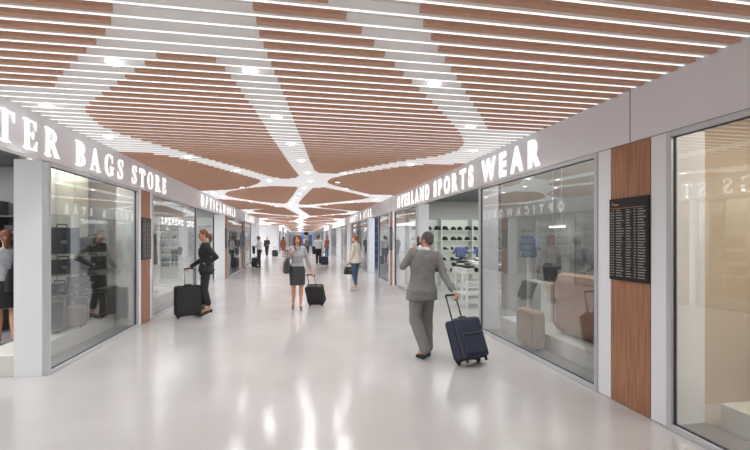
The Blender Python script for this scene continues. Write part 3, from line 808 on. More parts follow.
# woman walking towards us
J = skel(True, pelvis=(0, 0), head=(0, .03, 1.625), hy=-.08, sL=(-.145, 0, 1.415), sR=(.145, 0, 1.415),
         eR=(.235, -.02, 1.14), wR=(.155, .13, 1.30), cR=70, nR=(-.3, -.8, 0), gR=Vector((-.35, .0, .55)),
         eL=(-.235, -.05, 1.14), wL=(-.33, -.02, .88), cL=45, nL=(.5, -.6, 0),
         kL=(-.085, .04, .50), aL=(-.075, .10, .15), kR=(.085, .03, .50), aR=(.095, -.06, .16), fL=(-.05, 1, 0), fR=(.05, 1, 0))
def b_w1(J, e, v):
    skin(J, e, SK, .006); hair(J, e, H_br, 'long', .007); face(J, e, DK, LIP, brow=H_br)
    jacket(J, e, BLOU, .009, hem=1.00, flare=.004, top=1.46, sl=.62, name='blouse', infl=.012, r=(.056, .05, .044), wr=.010)
    bm = B()
    for s in (-1, 1): 
        vs = [bm.verts.new(p) for p in ((s*.008, .118, 1.40), (s*.065, .085, 1.475), (s*.075, .105, 1.43), (s*.035, .130, 1.375))]
        bmesh.ops.solidify(bm, geom=[bm.faces.new(vs)], thickness=.006)
    tube(bm, [(0, .128, 1.38), (0, .135, 1.25), (0, .112, 1.08)], .006, 6)
    link('collar', bm, BLOU, e, True)
    skirt(J, e, CHAR, .009, hem=.57); shoes(J, e, mat('shoe_grey', (96, 88, 86), .4), heel=.06, fat=.86)
WL = (-.06, 9.80, 0)
person('woman in a silver blouse and dark pencil skirt walking towards the viewer', WL, PI+.02, 1.0, J, .01, b_w1)
def handbag(label, loc, rz, w, h, d, m, strap, clasp=False, name='handbag'):
    e = empty(name, label, 'bag', loc, (0, 0, rz))
    bm = B(); loft(bm, [(0, 0, 0, w/2*.95, d/2), (0, 0, h*.12, w/2, d/2*1.05), (0, 0, h*.6, w/2*.95, d/2*.85), (0, 0, h*.93, w/2*.84, d/2*.45), (0, 0, h, w/2*.78, d/2*.30)], 24, 3.4)
    link('body', bm, m, e, True)
    for s in (-1, 1):
        bm = B(); pts = [(math.cos(t)*w*.26, s*d*.16, h*.86+math.sin(t)*strap) for t in [PI*i/12 for i in range(13)]]; tube(bm, pts, .009, 8); link('strap', bm, m, e, True)
    if clasp:
        bm = B(); box(bm, -.03, .03, -d/2-.004, -d/2*.7, h*.55, h*.68, bev=.004); box(bm, -.03, .03, d/2*.7, d/2+.004, h*.55, h*.68, bev=.004); link('clasp', bm, GOLD, e)
    return e
handbag('slouchy dark shoulder bag hanging at the side of the woman in the silver blouse', (-.30, 9.84, .84), PI/2+.25, .38, .36, .13, mat('leather_grey', (70, 68, 66), .6), .24, name='shoulder_bag')
suitcase('black suitcase pulled by the woman in the silver blouse', (.40, 10.20, 0), PI-.40, .38, .42, .46, .22, CBLK, .33, CHR, roll=.04)

# woman in the black trouser suit, left
J = skel(True, head=(-.01, .05, 1.615), hy=.25, hp=-.28, neck=(0, .015), sL=(-.145, 0, 1.415), sR=(.145, 0, 1.415),
         eL=(-.30, -.20, 1.19), wL=(-.17, -.02, 1.05), nL=(1, 0, 0), cL=20, eR=(.20, .06, 1.14), wR=(.10, .28, .99), nR=(0, 0, -1), cR=45,
         kL=(-.085, .02, .52), aL=(-.08, -.07, .17), kR=(.085, .04, .52), aR=(.08, .03, .17), fL=(-.1, 1, 0), fR=(.1, 1, 0))
def b_w2(J, e, v):
    J['covered'] = True
    skin(J, e, SK, .007); hair(J, e, H_br, 'tail', .008); face(J, e, DK, LIP)
    jacket(J, e, BLK, .010, hem=.90, flare=.03, wr=.010, infl=.018, r=(.060, .05, .040)); trousers(J, e, BLK, .010, r=(.095, .070, .062), low=.10, wr=.007)
    shoes(J, e, SHOE, heel=.08, fat=.9)
person('woman in a black trouser suit with a hand on her hip, left', (-1.98, 9.32, 0), 1.75, 1.06, J, .01, b_w2)
suitcase('large black upright suitcase in front of the woman in the black trouser suit', (-2.27, 9.13, 0), -PI/2-1.15, 0, .50, .60, .26, CBLK, .36, CHR, wheels=4)

# woman in sweater and jeans
J = skel(True, head=(0, .03, 1.62), hy=.1, hp=-.08, sL=(-.145, 0, 1.415), sR=(.145, 0, 1.415), eL=(-.205, .02, 1.14), wL=(-.20, .10, .90), cL=60, nL=(1, 0, 0), eR=(.20, -.02, 1.13), wR=(.19, .06, .88),
         kL=(-.08, .03, .51), aL=(-.07, -.06, .15), kR=(.08, .04, .51), aR=(.06, .05, .15), fL=(-.1, 1, 0), fR=(.1, 1, 0))
def b_w3(J, e, v):
    J['covered'] = True
    skin(J, e, SK, .008); hair(J, e, H_rd, 'bun', .008); face(J, e, DK, LIP)
    jacket(J, e, BEI, .011, hem=.86, flare=.015, wr=.012, infl=.020, r=(.060, .05, .038), name='sweater', top=1.48); trousers(J, e, JEAN, .010, r=(.088, .062, .045), low=.08, wr=.006)
    shoes(J, e, mat('shoe_white', (214, 208, 200), .4), heel=.06, fat=.9)
person('woman in a beige sweater and blue jeans holding a black handbag, on the right', (1.72, 12.86, 0), .95, 1.02, J, .01, b_w3)
handbag('black handbag with a brass clasp held by the woman in the beige sweater', (1.52, 12.82, .53), .15, .36, .23, .15, BAGB, .15, True)

# smaller people farther off
def simple(top, bot, hairm, style='short', coat=False, topn='jacket', f=False, hem=.84, sh=SHOE, wide=.0, sk=False, v=.014):
    def b(J, e, _):
        J['covered'] = not sk
        skin(J, e, SK, v); hair(J, e, hairm, style, v*.9); face(J, e, DK, LIP)
        jacket(J, e, top, v, hem=hem, flare=.03 if coat else .01, wr=.008, name=topn, infl=.02 if coat else .014)
        if sk: skirt(J, e, bot, v)
        else: trousers(J, e, bot, v, wr=.006)
        shoes(J, e, sh, heel=.05 if f else 0)
    return b
J = skel(head=(0, .05, 1.60), hp=-.45, eL=(-.24, .02, 1.16), wL=(-.12, .26, 1.14), cL=50, nL=(.3, -1, 0), eR=(.24, .02, 1.16), wR=(.12, .27, 1.12), cR=50, nR=(-.3, -1, 0))
person('man in a white shirt looking down at the dark coat he holds', (-2.28, 24.3, 0), 1.45, 1.02, J, .01, simple(WHT, CHAR, H_dk, topn='shirt', hem=.98))
bm = B(); chain(bm, [(-.16, 0, .18), (0, .02, .2), (.16, 0, .18)], [.05, .06, .05]); loft(bm, [(0, 0, -.22, .10, .05), (0, 0, .0, .15, .07), (0, 0, .2, .16, .06)])
o = blob('folded_coat', bm, .015, BLK, None, 2, .015, 10); o.location = (-2.58, 24.26, .98); o.rotation_euler = (0, 0, 1.4); tag(o, 'dark coat held in front by the man in the white shirt on the left', 'coat')
suitcase('dark suitcase standing by the man in the white shirt on the left', (-2.42, 23.95, 0), -1.2, 0, .42, .50, .24, CBLK, .05, CHR, wheels=4)
J = skel(eL=(-.25, -.02, 1.15), wL=(-.14, .12, 1.02), eR=(.25, -.05, 1.13), wR=(.25, .05, .9), kL=(-.09, .08, .5), aL=(-.07, .10, .09), aR=(.07, -.12, .11))
person('man in a black suit walking from the side passage on the left', (-3.0, 39.2, 0), PI-.2, 1.0, J, .01, simple(BLK, BLK, H_dk, coat=True, v=.018))
J = skel(True, kL=(-.08, .02, .5), aL=(-.07, -.03, .14), aR=(.07, .05, .14))
person('woman in a brown coat walking away beside a black suitcase', (-1.45, 37.2, 0), .1, 1.02, J, .01, simple(BRN, BRN, H_dk, 'long', True, 'coat', True, hem=.66, sk=True, v=.018))
suitcase('small black suitcase left of the woman in the brown coat', (-2.15, 37.0, 0), .2, .2, .46, .52, .26, CBLK, .3, PLB)
J = skel(eL=(-.25, .02, 1.15), wL=(-.22, .22, 1.05), eR=(.26, -.06, 1.13), wR=(.30, -.08, .88), kL=(-.09, .05, .5), aR=(.08, -.10, .11))
person('man in a white shirt walking away, jacket over his arm', (1.12, 25.6, 0), 0, 1.04, J, .01, simple(WHT, BLK, H_dk, topn='shirt', hem=.97))
bm = B(); loft(bm, [(0, 0, -.36, .10, .04), (0, 0, -.1, .13, .06), (0, 0, .12, .14, .08)])
o = blob('draped_jacket', bm, .015, BLK, None, 2, .015, 10); o.location = (.86, 25.72, 1.02); tag(o, 'black jacket hanging over the arm of the man in the white shirt walking away', 'jacket')
suitcase('dark blue suitcase trailing behind the man in the white shirt walking away', (1.46, 25.1, 0), .1, .3, .42, .46, .24, NAVY, .30, PLB)
J = skel(kL=(-.09, .06, .5), aR=(.08, -.10, .11))
person('distant person in an olive jacket and grey trousers in the middle of the hall', (.75, 43, 0), PI, 1.0, J, .01, simple(OLV, CHAR, H_dk, coat=True, v=.02))
J = skel(True, eL=(-.2, .05, 1.15), wL=(-.12, .2, 1.1))
person('distant person in a brown top and jeans close to the right shopfronts', (2.30, 36.0, 0), PI-.5, 1.0, J, .01, simple(BRN, JEAN, H_rd, 'long', v=.02, topn='top'))
person('distant person in dark clothes behind the woman in the silver blouse', (-.15, 41, 0), PI, 1.0, skel(kL=(-.09, .06, .5)), .01, simple(CHAR, BLK, H_dk, coat=True, v=.02))
person('tiny distant person in a white top and dark trousers near the end of the hall', (.75, 62, 0), 0, 1.0, skel(), .01, simple(WHT, BLK, H_dk, topn='shirt', v=.024))
person('tiny distant person in dark clothes at the end of the hall before the blue shop', (-.4, 74, 0), 0, 1.0, skel(), .01, simple(CHAR, BLK, H_dk, v=.024))
# woman cut by the left edge, inside the bag shop doorway
J = skel(True, head=(0, .03, 1.62), kL=(-.08, .06, .5), aL=(-.08, .12, .15), kR=(.08, .0, .5), aR=(.08, -.16, .17), eR=(.24, -.08, 1.14), wR=(.22, .0, .92), hy=0)
def b_w4(J, e, v):
    skin(J, e, SK, .010); hair(J, e, H_br, 'tail', .01); face(J, e, DK, LIP)
    jacket(J, e, BLOU, .011, hem=.98, top=1.46, name='blouse', infl=.012, r=(.056, .05, .042)); skirt(J, e, BLK, .011, hem=.58); shoes(J, e, mat('shoe_tan', (150, 120, 96), .5), heel=.06, fat=.9)
person('woman in a grey blouse and black skirt entering the bag shop', (-4.42, 7.22, 0), .6, 1.03, J, .01, b_w4)
handbag('dark shoulder bag carried by the woman entering the bag shop', (-4.18, 7.12, .86), .9, .36, .34, .12, BAGB, .24, name='shoulder_bag')

# ------------------------------------------------------------------ shop contents
M_bag = mat('display_bag', (74, 72, 70), .6, var=.12); M_bag2 = mat('display_bag_tan', (176, 150, 128), .6, var=.06); M_trim = mat('bag_trim', (150, 126, 96), .5)
M_shelf = mat('shelf_white', (228, 230, 226), .4); M_shelfg = mat('shelf_grey', (120, 122, 120), .5, var=.1)
M_lit = mat('shelf_back_lit', (222, 228, 218), .6, emit=.10, var=.03, scale=1.5)
M_creamlit = mat('back_wall_cream', (222, 221, 206), .6, emit=.03, var=.03, scale=1)  # slight glow put into the cream panel so it reads as lit
M_tube = mat('tube_light', (255, 250, 236), .4, emit=4, var=0)
M_blue = mat('blue_print', (96, 106, 146), .8, var=.35, scale=18)

def briefcase(label, loc, rz, w, h, d, m=None, group=None):
    m = m or M_bag
    e = empty('briefcase', label, 'bag', loc, (0, 0, rz), group)
    bm = B(); box(bm, -w/2, w/2, -d/2, d/2, 0, h, bev=.025, seg=3); link('body', bm, m, e, True)
    bm = B(); box(bm, -w/2+.01, w/2-.01, -d/2-.008, -d/2+.02, h*.42, h-.01, bev=.008); link('flap', bm, m, e, True)
    bm = B(); tube(bm, [(-.07, 0, h-.01), (-.06, 0, h+.045), (.06, 0, h+.045), (.07, 0, h-.01)], .010, 8); link('handle', bm, m, e, True)
    bm = B(); box(bm, -.035, .035, -d/2-.014, -d/2-.004, h*.38, h*.5, bev=.003); link('clasp', bm, CHR, e)
    return e
def hardcase(label, loc, rz, w, h, d, m, name='display_suitcase'):
    e = empty(name, label, 'suitcase', loc, (0, 0, rz))
    bm = B(); box(bm, -w/2, w/2, -d/2, d/2, 0.03, h, bev=min(w, h)*.16, seg=5); link('shell', bm, m, e, True)
    bm = B(); r = min(w, h)*.16; pts = []
    for sx, sz, a0 in ((1, 1, 0), (-1, 1, 90), (-1, -1, 180), (1, -1, 270)):
        for a in (0, 30, 60, 90):
            t = math.radians(a0+a); pts.append((sx*(w/2-r-.04)+r*math.cos(t), -d/2-.002, h/2+.015+sz*(h/2-r-.05)+r*math.sin(t)))
    pts.append(pts[0]); tube(bm, pts, .008, 6); link('piping', bm, M_trim, e, True)
    bm = B(); tube(bm, [(-.06, 0, h-.01), (-.05, 0, h+.035), (.05, 0, h+.035), (.06, 0, h-.01)], .010, 8); link('carry_handle', bm, m, e, True)
    for sx in (-1, 1):
        bm = B(); bmesh.ops.create_cone(bm, cap_ends=True, segments=14, radius1=.02, radius2=.02, depth=.02, matrix=Matrix.Translation((sx*(w/2-.07), 0, .02)) @ Matrix.Rotation(PI/2, 4, 'Y')); link('wheel', bm, PLB, e, True)
    return e
def shelving(label, loc, rz, w, zs, d=.35, m=None, top=2.2, back=None, posts=3, name='display_shelving'):
    e = empty(name, label, 'shelf', loc, (0, 0, rz)); m = m or M_shelf
    bm = B(); box(bm, -w/2, w/2, .0, .03, 0, top); link('back_panel', bm, back or M_lit, e)
    for z in zs: bm = B(); box(bm, -w/2, w/2, -d, -.001, z-.02, z, bev=.003, seg=1); link('shelf', bm, m, e)
    for i in range(posts):
        x = -w/2+i*w/(posts-1); bm = B(); box(bm, x-.02, x+.02, -d-.01, .029, 0, top+.02); link('upright', bm, m, e)
    return e
# bag shop window display: two glass shelves on slim steel uprights against a cream wall
e = empty('display_shelving', 'glass shelving in the bag shop window', 'shelf', (-3.80, 7.25, .25))
bm = B(); box(bm, -.05, 0, -.55, 1.1, 0, 2.6); link('back_panel', bm, M_creamlit, e)
for z in (1.17, .86, .55): bm = B(); box(bm, 0.001, .40, -.5, 1.08, z-.014, z); link('shelf', bm, M_glass2, e)
for y in (-.48, .08, .62): bm = B(); box(bm, .005, .03, y-.008, y+.008, 0, 2.6); link('upright', bm, M_alu, e)
lb = [('black briefcase on the top glass shelf of the bag shop window, right end', (-3.57, 8.0, 1.422), .40, .25, .5), ('large black bag on the top glass shelf of the bag shop window, left end', (-3.57, 7.05, 1.422), .42, .40, .7),
      ('black briefcase on the middle glass shelf, right end', (-3.57, 7.98, 1.112), .42, .23, .5), ('black briefcase on the middle glass shelf, left end', (-3.57, 7.08, 1.112), .40, .22, .7),
      ('black bag on the lowest glass shelf, right end', (-3.57, 7.96, .802), .44, .20, .5), ('black bag on the lowest glass shelf, left end', (-3.57, 6.98, .802), .36, .17, .7), ('small upright black bag on the lowest glass shelf, middle', (-3.57, 7.45, .802), .24, .24, .6)]
for l, p, w, h, a in lb: briefcase(l, p, a, w, h, .14)
hardcase('large dark suitcase with tan piping on the bag shop plinth, right end', (-3.56, 8.0, .25), .6, .42, .50, .2, M_bag)
hardcase('dark brown edged suitcase on the bag shop plinth, front middle', (-3.50, 7.15, .25), .9, .42, .36, .14, mat('case_taupe', (112, 106, 100), .6))
hardcase('tall dark suitcase on the bag shop plinth, behind at the left end', (-3.62, 6.78, .25), .9, .40, .52, .2, M_bag)
hardcase('slim black suitcase on the bag shop plinth beside the large piped one', (-3.60, 7.58, .25), .8, .30, .48, .18, CBLK)
# tan cases and added mannequins standing in for people reflected in the sportswear window
a = -PI/2
hardcase('small tan rounded suitcase on the plinth of the sportswear window', (3.37, 5.62, .03), a, .50, .58, .2, M_bag2)
hardcase('big tan suitcase at the near end of the sportswear window', (3.90, 5.15, .25), a+.1, .95, .90, .28, mat('case_clay', (178, 138, 114), .6, var=.05))
hardcase('brown suitcase on the plinth of the sportswear window, right of the big tan one', (3.68, 4.35, .25), a, .46, .66, .2, mat('case_brown', (146, 116, 98), .6))
MAN = mat('mannequin_grey', (128, 126, 122), .6)
def b_mq(J, e, v):
    bm = B(); torso(bm, J, -.005, .78, 1.5)
    H = J['head']; ell(bm, H, (.072, .09, .11)); cap(bm, (0, -.01, 1.45), .045, H+Vector((0, -.01, -.06)), .045)
    for s in 'LR':
        chain(bm, [J['s'+s], J['e'+s], J['w'+s]], [.042, .034, .024]); hand(bm, J['w'+s], J['e'+s], J['n'+s], 20, s)
        chain(bm, [J['h'+s], J['k'+s], J['a'+s]], [.08, .052, .032]); cap(bm, J['a'+s]+Vector((0, 0, -.03)), .03, J['a'+s]+Vector((0, .14, -.06)), .024)
    blob('figure', bm, .012, MAN, e)
    jacket(J, e, mat('top_grey', (104, 108, 108), .8), .012, hem=.98, name='top', infl=.012, r=(.056, .05, .04), sl=.8, top=1.46); skirt(J, e, mat('skirt_dark', (58, 58, 58), .8), .012)
for lab, p, r in (('added grey mannequin in a dark skirt for a figure reflected in the sportswear window, left of two', (4.25, 5.75, .25), PI/2), ('added grey mannequin in a dark skirt for a figure reflected in the sportswear window, right of two', (4.25, 4.75, .25), PI/2+.3)):
    J = skel(True, aL=(-.09, 0, .09), aR=(.09, 0, .09), eL=(-.25, -.08, 1.14), wL=(-.16, .06, 1.0))
    e = empty('mannequin', lab, 'mannequin', p, (0, 0, r)); e.scale = (.86,)*3; b_mq(J, e, .012)
bm = B(); box(bm, -.2, .2, -.06, .06, 0, .42, bev=.05, seg=3)
for s in (-1, 1): cap(bm, (s*.17, 0, .37), .06, (s*.29, 0, .18), .05)
o = blob('blue_shirt', bm, .012, M_blue, None, 2, .01, 10); o.location = (4.2, 7.05, 1.3); o.rotation_euler = (0, 0, PI/2); tag(o, 'blue printed shirt displayed in the far corner of the sportswear window', 'shirt')
tag(link('display_stand', box(box(B(), 4.17, 4.23, 7.02, 7.08, 0, 1.34), 3.95, 4.45, 6.85, 7.25, 0, .03), M_alu), 'slim steel stand under the blue printed shirt', 'stand')
tag(link('display_table', box(box(B(), 4.0, 4.45, 6.1, 6.8, .88, .92, bev=.006), 4.15, 4.3, 6.3, 6.6, .25, .88), M_shelf), 'white display table behind the small tan suitcase', 'table')
briefcase('dark grey bag on the white display table in the sportswear window', (4.2, 6.45, .921), -PI/2, .42, .26, .2)
bm = B(); box(bm, 4.75, 4.83, 3.6, 9.2, 0, 2.98); struct('wall_sports_display', bm, M_grey)
for lab, y0, y1, x, z in (('long white tube light high in the sportswear window', 4.3, 5.6, 4.5, 2.15), ('short white tube light at the far end of the sportswear window', 6.5, 6.95, 4.55, 1.85)):
    e = empty('tube_light', lab, 'light', (x, (y0+y1)/2, z)); L = y1-y0
    link('housing', box(B(), -.03, .03, -L/2, L/2, .02, .05), M_alu, e); link('tube', box(B(), -.02, .02, -L/2+.02, L/2-.02, 0, .02), M_tube, e)
    bm = B(); tube(bm, [(0, -L/2+.1, .05), (0, -L/2+.1, 2.98-z)], .004, 6); tube(bm, [(0, L/2-.1, .05), (0, L/2-.1, 2.98-z)], .004, 6); link('suspension_wire', bm, M_alu, e)

# sports shop interior seen through the doorway: lit shelves with shoes and caps, striped tables
zs = [.45, .85, 1.22, 1.58, 1.94]
sh1 = shelving('long lit wall shelving with shoes across the back of the sports shop', (6.0, 14.1, 0), 0, 4.6, zs, .38, M_shelf, 2.3, M_lit, 5)
def shoe(label, loc, rz, m, group):
    e = empty('trainer_shoe', label, 'shoe', loc, (0, 0, rz), group)
    bm = B(); loft(bm, [(0, .02, 0, .052, .15), (0, .02, .03, .055, .15), (0, 0, .06, .05, .12), (0, -.05, .10, .04, .065), (0, -.06, .125, .034, .05)], 16, 2.2); link('upper', bm, m, e, True)
    bm = B(); loft(bm, [(0, .02, -.0, .056, .155), (0, .02, .028, .058, .158)], 16, 2.2); link('sole', bm, M_shelf, e, True)
    return e
def cap_hat(label, loc, m, group):
    e = empty('cap', label, 'cap', loc, (0, 0, random.uniform(-.4, .4)), group)
    bm = B(); ell(bm, (0, 0, .03), (.10, .11, .10), None, 2)
    for v in [v for v in bm.verts if v.co.z < 0]: v.co.z = 0
    link('crown', bm, m, e, True)
    bm = B(); loft(bm, [(0, -.12, .005, .075, .075), (0, -.12, .015, .075, .075)], 16, 2); link('brim', bm, m, e, True)
    return e
SM = [mat('goods_dark', (44, 44, 50), .5), mat('goods_slate', (84, 92, 104), .5), mat('goods_black', (28, 28, 30), .4)]
p1 = shoe('dark trainer on the lit wall shelves of the sports shop', (4.0, 13.9, .451), .5, SM[0], 'trainers on the lit wall shelves')
p2 = cap_hat('dark cap on the upper lit shelves of the sports shop', (4.0, 13.9, 1.582), SM[2], 'caps on the upper lit shelves')
first = [True, True]
for z in zs:
    n = 15
    for i in range(n):
        x = 3.92+i*(4.2/n)+random.uniform(-.03, .03)
        if any(abs(x-(3.7+j*1.15)) < .10 for j in range(5)): continue
        k = 1 if z > 1.5 else 0
        if first[k]: first[k] = False; o = (p1, p2)[k]
        else: o = copy_tree((p1, p2)[k])
        o.location = (x, 13.9, z+.001); o.rotation_euler = (0, 0, PI+random.uniform(-.5, .5) if k == 0 else random.uniform(-.3, .3))
        sz = random.uniform(.95, 1.15); o.scale = (sz,)*3
box_m = [mat('box_white', (226, 226, 226), .6), mat('box_black', (36, 36, 38), .6), mat('box_grey', (130, 128, 126), .6)]
def table(label, loc, w, d, h):
    e = empty('display_table', label, 'table', loc); bm = B(); box(bm, -w/2, w/2, -d/2, d/2, h-.04, h, bev=.005); link('table_top', bm, M_shelf, e)
    for sx in (-1, 1):
        for sy in (-1, 1): bm = B(); box(bm, sx*(w/2-.06)-.025, sx*(w/2-.06)+.025, sy*(d/2-.06)-.025, sy*(d/2-.06)+.025, 0, h-.04); link('leg', bm, M_shelf, e)
    bm = B(); box(bm, -w/2+.06, w/2-.06, -d/2+.06, d/2-.06, .3, .33); link('lower_shelf', bm, M_shelf, e)
T = [('display table of folded goods nearest the sports shop doorway', (4.55, 9.5, 0)), ('display table of folded goods in the middle of the sports shop', (5.0, 10.9, 0)), ('display table of folded goods before the back shelves of the sports shop', (5.5, 12.2, 0)), ('display table of folded goods deep on the right in the sports shop', (6.7, 11.4, 0))]
pb = None
for ti, (l, p) in enumerate(T):
    table(l, p, 1.5, .8, .86)
    for i in range(6):
        for j in range(2):
            n = random.randint(2, 4)
            for q in range(n):
                if pb is None:
                    bm = B(); box(bm, -.11, .11, -.15, .15, 0, .045, bev=.008); pb = link('folded_shirt', bm, box_m[0])
                    tag(pb, 'folded shirt in the black and white stacks on the sports shop tables', 'shirt', 'folded shirts on the sports shop tables'); pbs = [pb]
                    for mm in box_m[1:]:
                        me = pb.data.copy(); me.materials.clear(); me.materials.append(mm); pbs.append(me)
                    o = pb
                else:
                    o = pb.copy(); COL.objects.link(o)
                    r = random.random()
                    if r > .45: o.data = pbs[1] if r > .7 else pbs[2]
                    else: o.data = pb.data
                o.location = (p[0]-.62+i*.25, p[1]-.19+j*.38, .861+q*.047); o.rotation_euler = (0, 0, random.uniform(-.1, .1))
for i, (x, y) in enumerate(((5.25, 13.0), (5.95, 12.95))):
    bm = B(); box(bm, -.17, .17, -.05, .05, 0, .34, bev=.04, seg=3)
    for s in (-1, 1): cap(bm, (s*.14, 0, .30), .05, (s*.24, 0, .15), .045)
    o = blob('blue_shirt', bm, .014, M_blue, None, 2, .01, 10); o.location = (x, y, 1.02); tag(o, ['blue patterned shirt on a stand before the shop shelves, left of two', 'blue patterned shirt on a stand before the shop shelves, right of two'][i], 'shirt')
    tag(link('display_stand', box(box(B(), x-.02, x+.02, y-.02, y+.02, 0, 1.1), x-.15, x+.15, y-.12, y+.12, 0, .02), M_alu), ['slim stand under the left one of two blue patterned shirts', 'slim stand under the right one of two blue patterned shirts'][i], 'stand')

# beauty shop doorway: dark shelving with blue lit packs
shelving('dark grey shelving with blue packs inside the beauty shop', (6.0, 21.9, 0), 0, 5.0, [.4, .8, 1.2, 1.6, 2.0, 2.4], .35, mat('shelf_slate', (92, 98, 112), .5), 2.7, mat('beauty_back', (120, 132, 156), .5, emit=.1), 6)
pb2 = None
for z in (.4, .8, 1.2, 1.6, 2.0, 2.4):
    for i in range(16):
        x = 3.72+i*.30
        if any(abs(x-(3.5+j)) < .13 for j in range(6)): continue
        if pb2 is None:
            pb2 = link('boxed_product', box(B(), -.09, .09, -.07, .07, 0, .26, bev=.006), mat('pack_blue', (84, 94, 132), .4, var=.3, scale=10)); o = pb2
            tag(o, 'blue boxed product on the beauty shop shelves', 'box', 'blue boxed products in the beauty shop')
        else: o = pb2.copy(); COL.objects.link(o)
        o.location = (x, 21.68, z+.001)

# bag shop interior through the near doorway, and the optician
shelving('grey wall shelving deep inside the bag shop', (-6.4, 8.6, 0), 0, 4.6, [.45, .85, 1.25, 1.65, 2.05], .4, M_shelfg, 2.3, M_grey, 5)
pb3 = None
for z in (.45, .85, 1.25, 1.65):
    for i in range(9):
        x = -8.45+i*.5
        if any(abs(x-(-8.7+j*1.15)) < .2 for j in range(5)): continue
        l = 'dark bag on the wall shelves deep inside the bag shop'
        if pb3 is None: pb3 = briefcase(l, (0, 0, 0), 0, .34, .24, .16, group='bags on the deep shelves of the bag shop'); o = pb3
        else: o = copy_tree(pb3)
        o.location = (x, 8.38, z+.001)
shelving('pale shelving with spectacles inside the optician shop', (-6.0, 17.9, 0), 0, 5.0, [.7, 1.0, 1.3, 1.6, 1.9, 2.2], .25, M_shelf, 2.5, mat('optic_back', (196, 200, 196), .5, emit=.08), 6)
pb4 = None
for z in (.7, 1.0, 1.3, 1.6, 1.9):
    for i in range(13):
        x = -8.2+i*.36
        if any(abs(x-(-8.5+j)) < .14 for j in range(6)): continue
        if pb4 is None:
            e = empty('spectacles', 'dark framed spectacles on the optician shelves', 'glasses', group='spectacles on the optician shelves')
            for s in (-1, 1):
                bm = B(); tube(bm, [(s*.036+.03*math.cos(t), -.05, .05+.025*math.sin(t)) for t in [2*PI*q/12 for q in range(13)]], .005, 6); link('rim', bm, PLB, e, True)
                bm = B(); tube(bm, [(s*.066, -.05, .055), (s*.066, .05, .055), (s*.066, .07, .01)], .004, 6); link('temple', bm, PLB, e, True)
            pb4 = e; o = e
        else: o = copy_tree(pb4)
        o.location = (x, 17.76, z); o.scale = (1.6,)*3
# stepped display racks in the grey windows
def rack(label, loc, rz, n=4, h=2.0):
    e = empty('garment_rack', label, 'rack', loc, (0, 0, rz)); bm = B()
    tube(bm, [(-.6, 0, 0), (-.6, 0, 1.6), (.6, 0, 1.6), (.6, 0, 0)], .015, 8); tube(bm, [(-.6, -.2, .015), (-.6, .2, .015)], .015, 8); tube(bm, [(.6, -.2, .015), (.6, .2, .015)], .015, 8)
    link('frame', bm, M_alu, e, True)
    return e
def garment(label, loc, rz, m, group):
    bm = B(); loft(bm, [(0, 0, -.85, .04, .24), (0, 0, -.4, .035, .22), (0, 0, -.1, .03, .22), (0, 0, 0, .015, .06)], 16, 2.4)
    o = link('hanging_coat', bm, m, None, True); o.location = loc; o.rotation_euler = (0, 0, rz); return tag(o, label, 'coat', group)
for ri, (l, p, rz, gl, kk) in enumerate((('garment rack inside the second left window', (-3.85, 11.0, .0), PI/2, 'dark coat on the rack inside the second left window', 1), ('garment rack inside the second right window', (3.8, 12.5, 0), PI/2, 'grey coat on the rack inside the second right window', 0),
                               ('garment rack inside the third left window', (-3.95, 20.5, 0), PI/2, 'dark coat on the rack inside the third left window', 1), ('garment rack inside the third right window', (4.15, 15.6, 0), PI/2, 'grey coat on the rack inside the third right window', 0))):
    z = .25 if ri == 0 else 0; rack(l, (p[0], p[1], z), rz)
    for i in range(7):
        garment(gl, (p[0], p[1]-.48+i*.16, 1.585+z), rz+PI/2*0, [mat('coat_g', (150, 150, 148), .8), mat('coat_d', (70, 70, 72), .8)][kk], gl.replace(' coat', ' coats'))
# panels behind the displays
for i, (x, y0, y1) in enumerate(((-4.6, 9.2, 12.9), (-4.7, 18.2, 23.0), (4.9, 14.6, 16.6), (4.9, 19.6, 22.0))):
    bm = B(); box(bm, x-.03, x+.03, y0, y1, 0, 2.98); struct('wall_display_%d' % (i+1), bm, M_grey)
# beige shop at the near right: counter and a soft seat
e = empty('shop_counter', 'beige counter with a pale worktop inside the nearest right window', 'counter', (4.9, 1.6, 0))
link('body', box(B(), -.3, .3, -1.6, 1.6, 0, .86, bev=.01), mat('counter_beige', (206, 180, 150), .6), e); link('worktop', box(B(), -.34, .34, -1.64, 1.64, .86, .90, bev=.006), mat('worktop_pale', (232, 218, 198), .5), e)
e = empty('wall_shelf', 'pale beige wall shelf above the counter in the nearest right window', 'shelf', (5.15, 1.6, 1.75))
link('board', box(B(), -.15, .15, -1.5, 1.5, 0, .04, bev=.005), mat('worktop_pale', (232, 218, 198), .5), e)
for y in (-1.2, 0, 1.2): link('bracket', box(B(), -.12, .149, y-.01, y+.01, -.12, 0), M_alu, e)
handbag('brown handbag standing on the beige counter in the nearest right window', (4.85, 2.4, .90), PI/2, .40, .26, .16, mat('leather_brown', (128, 104, 88), .6), .12)

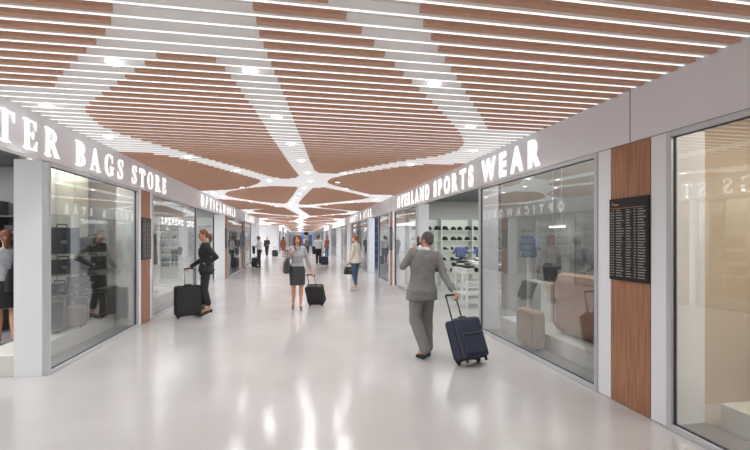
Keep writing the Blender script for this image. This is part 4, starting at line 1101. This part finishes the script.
# ------------------------------------------------------------------ lights
def area(name, loc, sx, sy, w, col=(1, 1, 1), rot=(0, 0, 0)):
    l = bpy.data.lights.new(name, 'AREA'); l.shape = 'RECTANGLE'; l.size = sx; l.size_y = sy; l.energy = w; l.color = col
    o = bpy.data.objects.new(name, l); COL.objects.link(o); o.location = loc; o.rotation_euler = rot; return o
area('shop_light', (6, 9, 2.95), 4, 8, 110, (.97, 1, .97))
area('shop_light', (5.5, 5.3, 2.95), 1.2, 3, 14)
area('shop_light', (4.0, 5.3, 2.95), .6, 2.6, 14)
area('shop_light', (4.4, .8, 2.95), 1.4, 3.5, 42, (1, .93, .84))
area('shop_light', (-3.6, 7.3, 2.95), .3, 1.8, 9, (1, 1, .92))
area('shop_light', (-6.5, 5, 2.95), 4, 5, 80)
area('shop_light', (-6.5, 2, 2.95), 4, 4, 50)
area('shop_light', (-6, 15, 2.95), 4, 4, 70)
area('shop_light', (-3.9, 11, 2.95), .8, 3, 14)
area('shop_light', (5, 18.5, 2.95), 2.5, 4, 60, (.9, .94, 1))
area('shop_light', (-5, 26, 2.95), 2.5, 5, 60)
area('shop_light', (5.5, 32, 2.95), 3, 6, 60)
area('shop_light', (5.5, 50, 2.95), 3, 20, 120)
area('passage_light', (-6, 39, 3.05), 5, 12, 150)
area('shop_light', (-4, 70, 2.95), 2, 40, 180)
area('end_light', (0, 99.6, 2.9), 3, 2, 90, (.6, .75, 1))

w = bpy.data.worlds.new('world'); S.world = w; w.use_nodes = True
w.node_tree.nodes['Background'].inputs[0].default_value = (.9, .93, 1, 1); w.node_tree.nodes['Background'].inputs[1].default_value = .4

# ------------------------------------------------------------------ camera
cam = bpy.data.cameras.new('camera'); cam.sensor_width = 36; cam.lens = 413/750*36; cam.shift_y = 13/750; cam.clip_start = .05; cam.clip_end = 300
co = bpy.data.objects.new('camera', cam); COL.objects.link(co); co.location = (0, 0, 1.66); co.rotation_euler = (PI/2, 0, -math.atan(75/413)); S.camera = co
S.view_settings.view_transform = 'Standard'; S.view_settings.look = 'None'; S.view_settings.exposure = 1.06; S.view_settings.gamma = 1; S.view_settings.use_curve_mapping = False
S.cycles.max_bounces = 8; S.cycles.diffuse_bounces = 5; S.cycles.glossy_bounces = 5; S.cycles.transparent_max_bounces = 24
S.cycles.use_denoising = True
